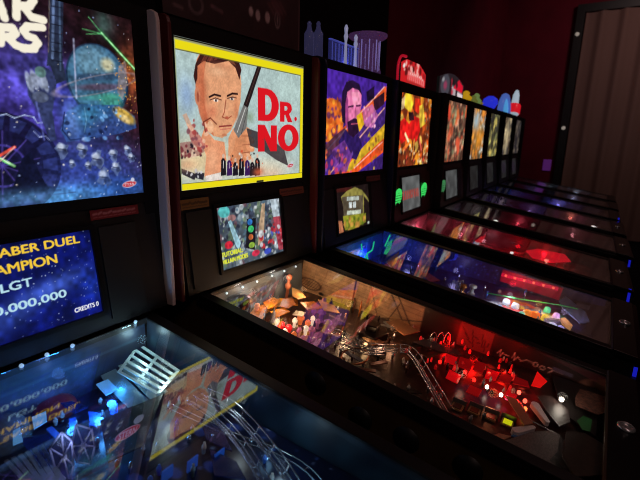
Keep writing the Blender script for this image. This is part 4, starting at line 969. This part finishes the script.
s3 = on_side(3, 500,280)[0]; s4 = on_side(3, 556,296)[0]
bank = MB(); bank.hexa([S(x, s_, h) for x in (.262, .2715) for s_ in (s3, s4) for h in (.052, .068)]); bk = bank.build('red_light_bank', holes, M[3][0])
for i in range(6):
    t = (i+.5)/6; MB().lathe(S(.262, s3+(s4-s3)*t, .061), (-1,0,0), [(.006,-.001),(.006,.002),(.003,.003)], 14).build('round_lamp', mat('bank_lamp', (255,120,90), .4, emit=(255,120,90), es=1.2), bk)
for x, y, r, c in ((507,300,.014,(230,240,255)),(516,304,.014,(225,235,255)),(528,311,.016,(255,150,60)),(536,313,.016,(255,120,40)),(546,316,.014,(250,220,90)),(522,313,.012,(120,220,190)),(540,322,.013,(200,190,255)),(553,324,.014,(225,225,255)),(561,327,.012,(190,180,255)),(500,306,.010,(170,200,240)),(548,308,.012,(90,220,160)),(557,314,.012,(230,180,230))):
    u, s = on_pf(3, x, y, .02); g = clear_mat('jewel_%d_%d' % (x, y), c, .95, .6, .2); lathe_pf(3, 'jewel_lamp', u, s, [(r*1.25,0),(r*1.25,.01),(r,.022),(r*.3,.026)], g, 0, 12)
gg = MB(); gg.tube([S(*on_pf(3, x, y, .045), .045) for x, y in ((487,293),(520,299),(560,305),(578,309))], .003, 6); gg.build('green_lane_guide', mat('green_guide', (60,170,90), .3, emit=(40,150,80), es=.25), M[3][1])
slab(3, 'slingshot', [on_pf(3, *p, .035) for p in ((559,300),(566,296),(586,312),(590,322),(580,323),(563,308))], .03, .004, mat('grey_blue_plastic', (120,140,175), .3))
slab(3, 'flipper', [on_pf(3, *p, .025) for p in ((561,318),(565,317),(573,325),(571,328),(563,322))], .012, .012, mat('flipper_orange', (230,170,90), .35, emit=(230,160,80), es=.25))
slab(3, 'apron_card', [on_pf(3, *p, .04) for p in ((577,303),(590,306),(589,310),(576,307))], .04, .001, mat('grey_card', (110,108,120), .5))
apron(3, mat('brown_black_apron', (36,26,26), .4), 1.0)
u, s = on_pf(3, 461, 293, 0); bumper(3, u, s, mat('brass_cap', (170,110,50), .3, .4), .02); bumper(3, u+.03, s+.04, mat('pearl_cap', (190,200,210), .3), .018)
slab(3, 'plastic_shield', [on_pf(3, *p, .03) for p in ((420,274),(428,273),(440,281),(430,282))], .03, .003, mat('pink_print', (190,90,100), .4))
slab(3, 'plastic_shield', [on_pf(3, *p, .05) for p in ((386,262),(396,254),(399,252),(397,262),(391,268))], .05, .003, mat('buff_print', (190,150,120), .4))
for i in range(30): post(3, random.uniform(-.2,.24), random.uniform(.1,.95), [STEEL, mat('post_blue', (60,110,200), .3), CHROME][i % 3], random.uniform(.016,.034))
flipper(3, -.08, .95, -.03, .99)

# --- machine 4
glow(M[4][0], S(.05,.05,.05), (255,150,170), .4); glow(M[4][0], S(.2,.28,.05), (255,150,170), .35); glow(M[4][0], S(.20,.66,.05), (255,20,40), .22); glow(M[4][0], S(.18,.82,.05), (255,20,40), .16); glow(M[4][0], S(.15,.45,.05), (255,170,190), .22); glow(M[4][0], S(-.02,.85,.05), (255,230,190), .15)
u, s = on_pf(4, 512, 252, .04); lamp(4, u, s, (250,245,240), 0, .012, .03, 1.3)
redbank = mat('red_lit_plastic', (230,20,45), .3, emit=(235,16,42), es=.8)
slab(4, 'red_plastic_shield', [on_pf(4, *p, .04) for p in ((526,251),(548,248),(565,255),(571,262),(550,263),(532,258))], .04, .004, redbank)
for i, (x, y, c) in enumerate(((533,262,(180,210,60)),(540,266,(230,80,60)),(548,268,(190,220,80)),(556,271,(240,230,210)),(563,274,(250,240,230)),(571,276,(240,120,110)),(498,256,(150,140,60)))):
    u, s = on_pf(4, x, y, .02); lathe_pf(4, 'jewel_lamp', u, s, [(.012,0),(.012,.01),(.005,.02)], mat('j4_%d' % i, c, .3, emit=c, es=.6), 0, 10)
u, s = on_pf(4, 517, 243, .05); lathe_pf(4, 'oval_sign', u, s, [(.035,0),(.035,.003),(.02,.005)], mat('mauve_sign', (120,80,96), .4), .045, 20)
for x, y, w_ in ((454,226,.03),(461,232,.02),(447,228,.02)):
    u, s = on_pf(4, x, y, .04); slab(4, 'plastic_shield', [(u-w_,s-.02),(u+w_*.6,s-.03),(u+w_,s+.02),(u-w_*.5,s+.03)], .05, .004, mat('warm_grey_print', (150,112,104), .4))
u, s = on_pf(4, 405, 224, .05); lathe_pf(4, 'pale_dome', u, s, [(.03,0),(.03,.02),(.015,.04)], mat('lavender_dome', (150,150,205), .3), .02, 14)
apron(4, mat('dark_wine_apron', (40,20,26), .4), 1.0)
for i in range(20): post(4, random.uniform(-.2,.24), random.uniform(.1,.95), [STEEL, RUBBER][i % 2], .028)
# --- machines 5 to 9: dim, a few bright lamps
def dim(k, lamps, lights):
    for x, y, c, r, es in lamps:
        u, s = on_pf(k, x, y, .04); u = max(-.25, min(.25, u)); lathe_pf(k, 'lamp', u, s, [(r,0),(r,.006),(r*.5,.01)], mat('far_lamp_%d_%d' % (x, y), c, .4, emit=c, es=es), .03, 12)
    for u, s, c, p in lights: glow(M[k][0], S(u, s, .05), c, p)
    apron(k, mat('far_apron', (70,62,66), .4), 1.0)
    for i in range(8): post(k, random.uniform(-.2,.24), random.uniform(.1,.95), STEEL, .028)
    bumper(k, -.05, .22, mat('far_cap_a', (150,110,110), .4), .03); bumper(k, .06, .30, mat('far_cap_b', (120,120,160), .4), .03); flipper(k, -.08, .95, -.03, .99); flipper(k, .08, .95, .03, .99)
dim(5, [(496,220,(235,240,230),  .018,2.0),(456,208,(200,210,200),.008,.8)], [(.1,.1,(200,190,190),0.45),(.2,.5,(255,90,110),0.45),(.15,.9,(200,120,130),0.45)])
dim(6, [(594,226,(250,245,240),.02,2.4),(505,206,(120,100,110),.01,.6)], [(.1,.2,(190,160,200),0.60),(.2,.85,(255,130,110),0.75),(.15,.5,(150,120,190),0.60)])
dim(7, [(592,215,(245,248,250),.022,2.4),(506,195,(60,190,205),.012,1.3)], [(.1,.2,(90,110,190),0.75),(.2,.7,(150,140,220),0.90)])
dim(8, [(548,200,(90,120,220),.012,.4)], [(.1,.3,(110,130,200),0.75),(.2,.8,(140,140,170),0.75)])
dim(9, [], [(.1,.4,(150,160,180),1.05),(.2,.8,(140,150,170),1.05)])

# ------------------------------------------------------------------ small plates on the speaker panels
def plate(k, pts, name, colr, mark):
    q = [L(k, *p) for p in pts]; x0, x1 = min(a[0] for a in q), max(a[0] for a in q); z0 = sum(sorted(a[1] for a in q)[:2])/2; z1 = sum(sorted(a[1] for a in q)[2:])/2
    A = Art(x0, z0, x1-x0, z1-z0, .002, colr)
    r = np.random.default_rng(k)
    for i in range(9):
        x = x0+(x1-x0)*(.06+.1*i); A.line((x, z0+(z1-z0)*.55), (x+(x1-x0)*.06, z0+(z1-z0)*(.5+.2*r.random())), (z1-z0)*.22, mark, .8); A.line((x, z0+(z1-z0)*.22), (x+(x1-x0)*.07, z0+(z1-z0)*.24), (z1-z0)*.1, mark, .6)
    return A.mesh(name, vmat('plate_print', 0, .5), M[k][0], lambda x, z: (x, -.0075-.035*(1.285-z)/.31, z), thick=(0, .003, 0))
plate(1, ((89,211),(137,204),(138,214),(91,220)), 'info_plate', (120,24,28), (190,130,130))
plate(2, ((180,200),(208,197),(209,207),(181,210)), 'info_plate', (120,84,40), (60,40,24))
plate(2, ((279,188.5),(303,186.5),(303,193.5),(280,196)), 'info_plate', (110,60,44), (50,26,24))
plate(3, ((366,176.5),(379,175),(380,180),(367,181.5)), 'info_plate', (110,56,48), (60,30,30))

# ------------------------------------------------------------------ toppers
R2, R3, R4 = M[2][0], M[3][0], M[4][0]
T2 = Art(-.375, 1.811, .648, .215, .005, (48,26,28))
for x, y, r in ((251,11.5,.011),(258,15.5,.0125),(267.5,17.5,.0135)): T2.ell(*on_front(2, x, y, -.012), r, r*1.45, (165,140,140))
x, y = on_front(2, 277.5, 20, -.012); T2.ell(x, y, .016, .03, (165,140,140), ring=.22); T2.ell(x, y, .004, .018, (165,140,140))
T2.blob(*on_front(2, 277, 6, -.012), .045, .035, (96,52,58), .9); 
for i in range(4): T2.line(on_front(2, 268+i*4, 3, -.012), on_front(2, 274+i*4, 14, -.012), .008, (100,60,62), .7)
T2.ell(*on_front(2, 196, 4, -.012), .03, .03, (120,96,100), .7, ring=.3); T2.line(on_front(2, 174, 4, -.012), on_front(2, 182, 8, -.012), .01, (120,90,90), .7); T2.line(on_front(2, 212, 6, -.012), on_front(2, 222, 12, -.012), .012, (120,80,84), .7)
T2.poly([(.268,1.811),(.273,1.811),(.273,2.03),(.268,2.03)], (120,90,92)); T2.noise(.03, .15, 3)
t2 = T2.mesh('topper', vmat('topper_print', 0, .5), R2, lambda x, z: (x, np.full_like(x, -.012), z), thick=(0, .03, 0)); t2['label'] = 'dark brown plaque topper with four cream dots'
MB().box(-.37, .27, .01, .05, 1.8095, 1.822).build('topper_foot', BLACK, t2)
# clear acrylic topper of machine 3
ac = clear_mat('acrylic_blue', (100,105,205), .35, .12, .1); acp = clear_mat('acrylic_pink', (150,100,170), .38, .14, .12); acd = clear_mat('acrylic_dark', (120,120,185), .35, .12, .1); edge = mat('acrylic_edge', (200,200,250), .2, emit=(150,140,220), es=.35)
TY = .08
base3 = MB().box(-.36, .36, .02, .14, 1.8095, 1.822).build('topper', mat('topper_base', (24,22,34), .4), R3); base3['label'] = 'clear acrylic topper of towers and columns on a dark base'
def fx(x, y): return on_front(3, x, y, TY)
for x in (309, 318): 
    a, z = fx(x, 50); zt = fx(x, 24)[1]
    MB().lathe((a, TY, 1.822), (0,0,1), [(.022,0),(.022,zt-1.86),(.012,zt-1.845),(.008,zt-1.825),(.011,zt-1.82),(.004,zt-1.81)], 14).build('clear_bottle', acd, base3)
wall_ = MB(); xa, xb = fx(328, 60)[0], fx(356, 60)[0]; wall_.box(xa, xb, TY-.012, TY, 1.822, fx(328, 38)[1]-.0); wall_.build('clear_panel', ac, base3)
ed = MB()
for i in range(9): x = xa+(xb-xa)*(i+.5)/9; ed.box(x-.0018, x+.0018, TY-.015, TY-.012, 1.822, fx(328,38)[1]-.012-.004*(i % 2))
ed.box(xa, xb, TY-.014, TY, fx(328,38)[1]-.004, fx(328,38)[1]); ed.build('panel_fluting', mat('acrylic_flute', (110,120,220), .2, emit=(90,100,210), es=.3), base3)
for x, yt in ((340, 25), (350, 35)):
    a, _ = fx(x, 60); zt = fx(x, yt)[1]
    MB().lathe((a, TY-.03, 1.822), (0,0,1), [(.012,0),(.008,.02),(.006,(zt-1.822)*.6),(.011,(zt-1.822)*.72),(.007,(zt-1.822)*.8),(.010,(zt-1.822)*.92),(.004,zt-1.822)], 12).build('clear_figurine', mat('acrylic_white', (190,195,225), .15, emit=(180,185,225), es=.35), base3)
a, _ = fx(367, 60); zt = fx(367, 34)[1]; rr = abs(fx(358, 60)[0]-fx(376, 60)[0])/2
MB().lathe((min(a, .27), TY, 1.822), (0,0,1), [(rr*.75,0),(rr*.7,.02),(rr*.62,.05),(rr*.62,zt-1.86),(rr*.9,zt-1.845),(rr,zt-1.835),(rr,zt-1.825),(rr*.8,zt-1.822)], 22).build('clear_drum', acp, base3)
sf = MB()
for i in range(10):
    t = 2*PI*i/10; c = Vector((min(a, .27)+rr*.64*math.cos(t), TY+rr*.64*math.sin(t), 1.835)); sf.tube([c, c+Vector((0,0,zt-1.86-.01))], .003, 5)
sf.build('drum_rods', edge, base3)
glow(R3, ((xa+xb)/2, TY-.02, 1.84), (110,110,255), .05)
# machine 4: red arched sign
def topper_art(k, Yp, x0, z0, w, h, d, bg, fn, name='topper', label=None, es=.8, outline=None):
    A = Art(x0, z0, w, h, d, bg); fn(A)
    if outline is None:
        o = A.mesh(name, vmat('topper_light_%d' % int(es*100), es, .3), M[k][0], lambda x, z: (x, np.full_like(x, Yp), z), thick=(0, .02, 0))
    else:                                        # arched top: the grid's rows are squeezed under the outline curve
        o = A.mesh(name, vmat('topper_light_%d' % int(es*100), es, .3), M[k][0], lambda x, z: (x, np.full_like(x, Yp), z0+(z-z0)*outline((x-x0)/w)), thick=(0, .02, 0))
    if label: o['label'] = label
    return o
def f4(A):
    A.specks(30, [(230,60,60),(255,190,180),(160,20,30),(90,20,20)], .022, (-.2,1.87,.2,1.96), 301, .9)
    A.poly([(-.12,1.83),(.2,1.815),(.2,1.885),(-.12,1.895)], (250,120,120)); A.poly([(-.14,1.815),(.22,1.813),(.22,1.832),(-.14,1.842)], (190,40,40))
    for i in range(8): A.line((-.1+i*.037, 1.84), (-.1+i*.037, 1.865), .012, (230,40,40)); A.line((-.08+i*.034, 1.878), (-.07+i*.034, 1.886), .008, (255,235,225))
    A.ell(-.19, 1.925, .02, .014, (240,240,235))
topper_art(4, .03, -.24, 1.812, .46, .145, .007, (215,30,36), f4, label='glowing red arched topper with white lettering', es=.85, outline=lambda t: .62+.38*np.clip(1.25*np.sin(PI*np.clip(t*.85+.12, 0, 1)), 0, 1))
arc = MB(); arc.tube(spline([Vector((-.31,.02,1.812)), Vector((-.31,.02,1.90)), Vector((-.27,.02,1.955)), Vector((-.19,.02,1.965))], 6), .008, 8); arc.build('topper_light_arc', mat('red_arc', (190,20,40), .3, emit=(190,20,45), es=.6), R4)
def f5(A):
    A.ell(-.2, 1.89, .12, .09, (70,70,80)); A.ell(-.2, 1.89, .045, .035, (150,60,90), soft=.4); A.ell(-.26, 1.94, .03, .02, (150,150,155)); A.poly([(-.02,1.813),(.1,1.813),(.1,1.9),(-.02,1.9)], (190,175,180))
    A.poly([(.02,1.88),(.3,1.88),(.32,1.96),(.18,1.975),(.1,1.93)], (225,20,50)); A.poly([(.15,1.82),(.32,1.82),(.32,1.875),(.15,1.875)], (235,220,225)); A.specks(14, [(20,20,24),(200,40,60)], .02, (-.1,1.83,.15,1.95), 311, .8)
topper_art(5, .05, -.35, 1.812, .69, .17, .012, (36,30,36), f5, label='topper with a dark round emblem and a red and white sign', es=.85, outline=lambda t: .7+.3*np.sin(PI*t))
M6 = M[6][0]; tb6 = MB().box(-.34, .34, .02, .12, 1.8095, 1.82).build('topper', mat('topper_base', (24,22,34), .4), M6)
for x, hgt, c, w_ in ((-.31,.085,(235,180,30),.055),(-.02,.07,(120,130,60),.045),(.1,.1,(130,160,90),.05),(.2,.05,(150,130,60),.05)):
    MB().lathe((x, .06, 1.82), (0,0,1), [(w_*.8,0),(w_,hgt*.3),(w_*.5,hgt*.6),(w_*.6,hgt*.8),(w_*.2,hgt)], 12).build('topper_figure', mat('fig_%d' % int(hgt*1000), c, .4, emit=c, es=.45), tb6)
tb7 = MB().box(-.3, .3, .02, .12, 1.8095, 1.82).build('topper', MATS['topper_base'], M[7][0])
MB().lathe((-.02, .06, 1.82), (0,0,1), [(.05,0),(.08,.05),(.075,.10),(.03,.13)], 18).build('blue_dome', mat('blue_dome', (40,50,210), .3, emit=(40,50,215), es=.75), tb7)
tb8 = MB().box(-.34, .34, .02, .12, 1.8095, 1.82).build('topper', MATS['topper_base'], M[8][0])
ar = MB(); ar.tube([Vector((-.26+.26*(1-math.cos(t)), .06, 1.82+.2*math.sin(t))) for t in np.linspace(0, PI, 16)], .035, 8); ar.build('blue_arch', mat('blue_arch', (80,110,190), .3, emit=(75,105,185), es=.7), tb8)
MB().box(-.03, .26, .05, .07, 1.82, 1.99).build('pale_blue_sign', mat('pale_blue_sign', (90,170,225), .3, emit=(80,160,220), es=.7), tb8)
tb9 = MB().box(-.34, .34, .02, .12, 1.8095, 1.82).build('topper', MATS['topper_base'], M[9][0])
MB().lathe((-.12, .06, 1.82), (.35,0,1), [(.03,0),(.075,.02),(.075,.13),(.05,.15),(.04,.3),(.02,.36)], 12).build('red_base_rocket', mat('white_rocket', (200,210,220), .3, emit=(180,200,215), es=.6), tb9)
MB().lathe((-.113, .06, 1.84), (.35,0,1), [(.08,0),(.085,.01),(.085,.12),(.08,.13)], 12).build('rocket_band', mat('red_band', (225,30,40), .3, emit=(220,25,40), es=.7), tb9)

# ------------------------------------------------------------------ blue strips on the front corners of the machines
blue = mat('blue_light_strip', (30,40,235), .3, emit=(26,32,200), es=.6); cyan = mat('cyan_glow', (90,150,220), .3, emit=(80,140,210), es=.8); tape = mat('pale_clip', (150,140,140), .5)
for k, z0, z1 in ((3,.66,.735),(4,.69,.775),(5,.70,.745),(7,.70,.79)):
    x = -.302-.0045
    st = MB(); st.box(x-.0, x+.0035, YF-.082, YF-.070, z0, z1)
    o = st.build('light_strip', blue, M[k][0], bevel=.001); o['label'] = 'glowing blue light strip'

# ------------------------------------------------------------------ the room
def struct(name, o): o['kind'] = 'structure'; o.name = name; return o
XF = 6.9; XL = -4.0; YB = .6; YN = -4.5; ZC = 3.8
carpet = mat('dark_carpet', (18,15,17), .95, noise=(60,(10,8,10)), spec=.1)
redwall = mat('maroon_wall', (112,18,40), .75, noise=(4,(98,15,35)), spec=.2)
blackwall = mat('black_wall', (10,9,11), .8, spec=.15)
struct('floor', MB().box(XL, XF, YN, YB, -.05, 0).build('floor', carpet))
struct('ceiling', MB().box(XL, XF, YN, YB, ZC, ZC+.05).build('ceiling', blackwall))
struct('wall_back', MB().box(XL, XF, YB, YB+.1, 0, ZC).build('wall_back', redwall))
struct('wall_right', MB().box(XF, XF+.1, YN, YB, 0, ZC).build('wall_right', redwall))
struct('wall_left', MB().box(XL-.1, XL, YN, YB, 0, ZC).build('wall_left', blackwall))
struct('wall_front', MB().box(XL, XF, YN-.1, YN, 0, ZC).build('wall_front', blackwall))
struct('trim_1', MB().box(XL+.01, 2.31, YB-.025, YB-.0005, .0005, ZC-.001).build('trim_1', blackwall))
FL, FR = -.37, -.48
tr = MB(); tr.box(XF-.1, XF-.001, FR, FL, .001, 3.47); tr.box(XF-.1, XF-.001, -3.4, FR, 3.36, 3.47)
struct('trim_2', tr.build('trim_2', mat('black_frame', (10,8,9), .5)))
cu = MB(); n = 150; pts = []
for i in range(n):
    y = FR-.015-2.7*i/(n-1); pts.append((XF-.075+.034*math.sin(i*.39)+.008*math.sin(i*.83+1), y))
vs = [Vector((x, y, z)) for x, y in pts for z in (.03, 3.35)]+[Vector((x+.004, y, z)) for x, y in pts for z in (.03, 3.35)]
fs = []
for i in range(n-1):
    fs.append((2*i, 2*i+1, 2*i+3, 2*i+2)); o = 2*n; fs.append((o+2*i, o+2*i+2, o+2*i+3, o+2*i+1))
cu.add(vs, fs, True)
cuo = cu.build('curtain', mat('mauve_curtain', (128,100,92), .85, spec=.1)); tag(cuo, 'floor length dusky brown pleated curtain in the black framed opening', 'curtain')
# pale glints on the frame built as glowing studs, and a wall light
for (x, y), lb in (((568.5,35), 'pale glint built as a small glowing stud, high on the black frame beside the curtain'), ((565,128), 'pale glint built as a small glowing stud, halfway up the black frame beside the curtain')):
    d = ray(x, y); t = (XF-.1-CAM[0])/d[0]; q = CAM+t*d
    o = MB().lathe((XF-.1, FL-.045, q[2]), (-1,0,0), [(.028,-.001),(.028,.01),(.02,.02),(.008,.024)], 14).build('frame_glint', mat('frame_glint', (150,140,130), .4, emit=(150,140,130), es=.7)); tag(o, lb, 'glint')
d = ray(547, 165); t = (XF-CAM[0])/d[0]; q = CAM+t*d
o = MB().box(XF-.02, XF+.0, q[1]-.06, q[1]+.06, q[2]-.09, q[2]+.09).build('wall_light', mat('purple_panel', (70,26,90), .4, emit=(84,34,104), es=.5), bevel=.004); tag(o, 'dim square purple light panel on the maroon wall at the end of the row', 'wall light')

# ------------------------------------------------------------------ unseen fill lights added to lift walls, curtain and trims
def area(loc, rot, size, col, power):
    l = bpy.data.lights.new('fill_light', 'AREA'); l.size = size; l.energy = power; l.color = tuple(lin(col))
    o = bpy.data.objects.new('fill_light', l); COL.objects.link(o); o.location = loc; o.rotation_euler = rot
area((4.9, -1.6, 3.7), (0, math.radians(-50), 0), .5, (255,220,215), 14)
area((1.5, -1.8, 3.7), (math.radians(25), 0, 0), .8, (255,190,185), 5)
area((-1.5, -2.6, 3.6), (math.radians(35), 0, 0), .8, (255,215,205), 13)
w = bpy.data.worlds.new('World'); scene.world = w; w.use_nodes = True
w.node_tree.nodes['Background'].inputs[0].default_value = (.004, .002, .003, 1); w.node_tree.nodes['Background'].inputs[1].default_value = 1

# ------------------------------------------------------------------ camera
cd = bpy.data.cameras.new('camera'); cam = bpy.data.objects.new('camera', cd); COL.objects.link(cam); scene.camera = cam
cd.sensor_fit = 'HORIZONTAL'; cd.sensor_width = 36; cd.lens = FPX/640*36; cd.clip_start = .02; cd.clip_end = 60
Mx = Matrix(((rt[0], up[0], -fw[0], CAM[0]), (rt[1], up[1], -fw[1], CAM[1]), (rt[2], up[2], -fw[2], CAM[2]), (0,0,0,1)))
cam.matrix_world = Mx
cd.dof.use_dof = True; cd.dof.focus_distance = 1.4; cd.dof.aperture_fstop = 3.4
scene.view_settings.view_transform = 'Standard'; scene.view_settings.look = 'None'; scene.view_settings.exposure = 0; scene.view_settings.gamma = 1
scene.view_settings.use_curve_mapping = False
scene.cycles.use_denoising = True
scene.cycles.filter_width = .95
scene.cycles.transparent_max_bounces = 16; scene.cycles.max_bounces = 8; scene.cycles.glossy_bounces = 4
scene.cycles.sample_clamp_indirect = 3
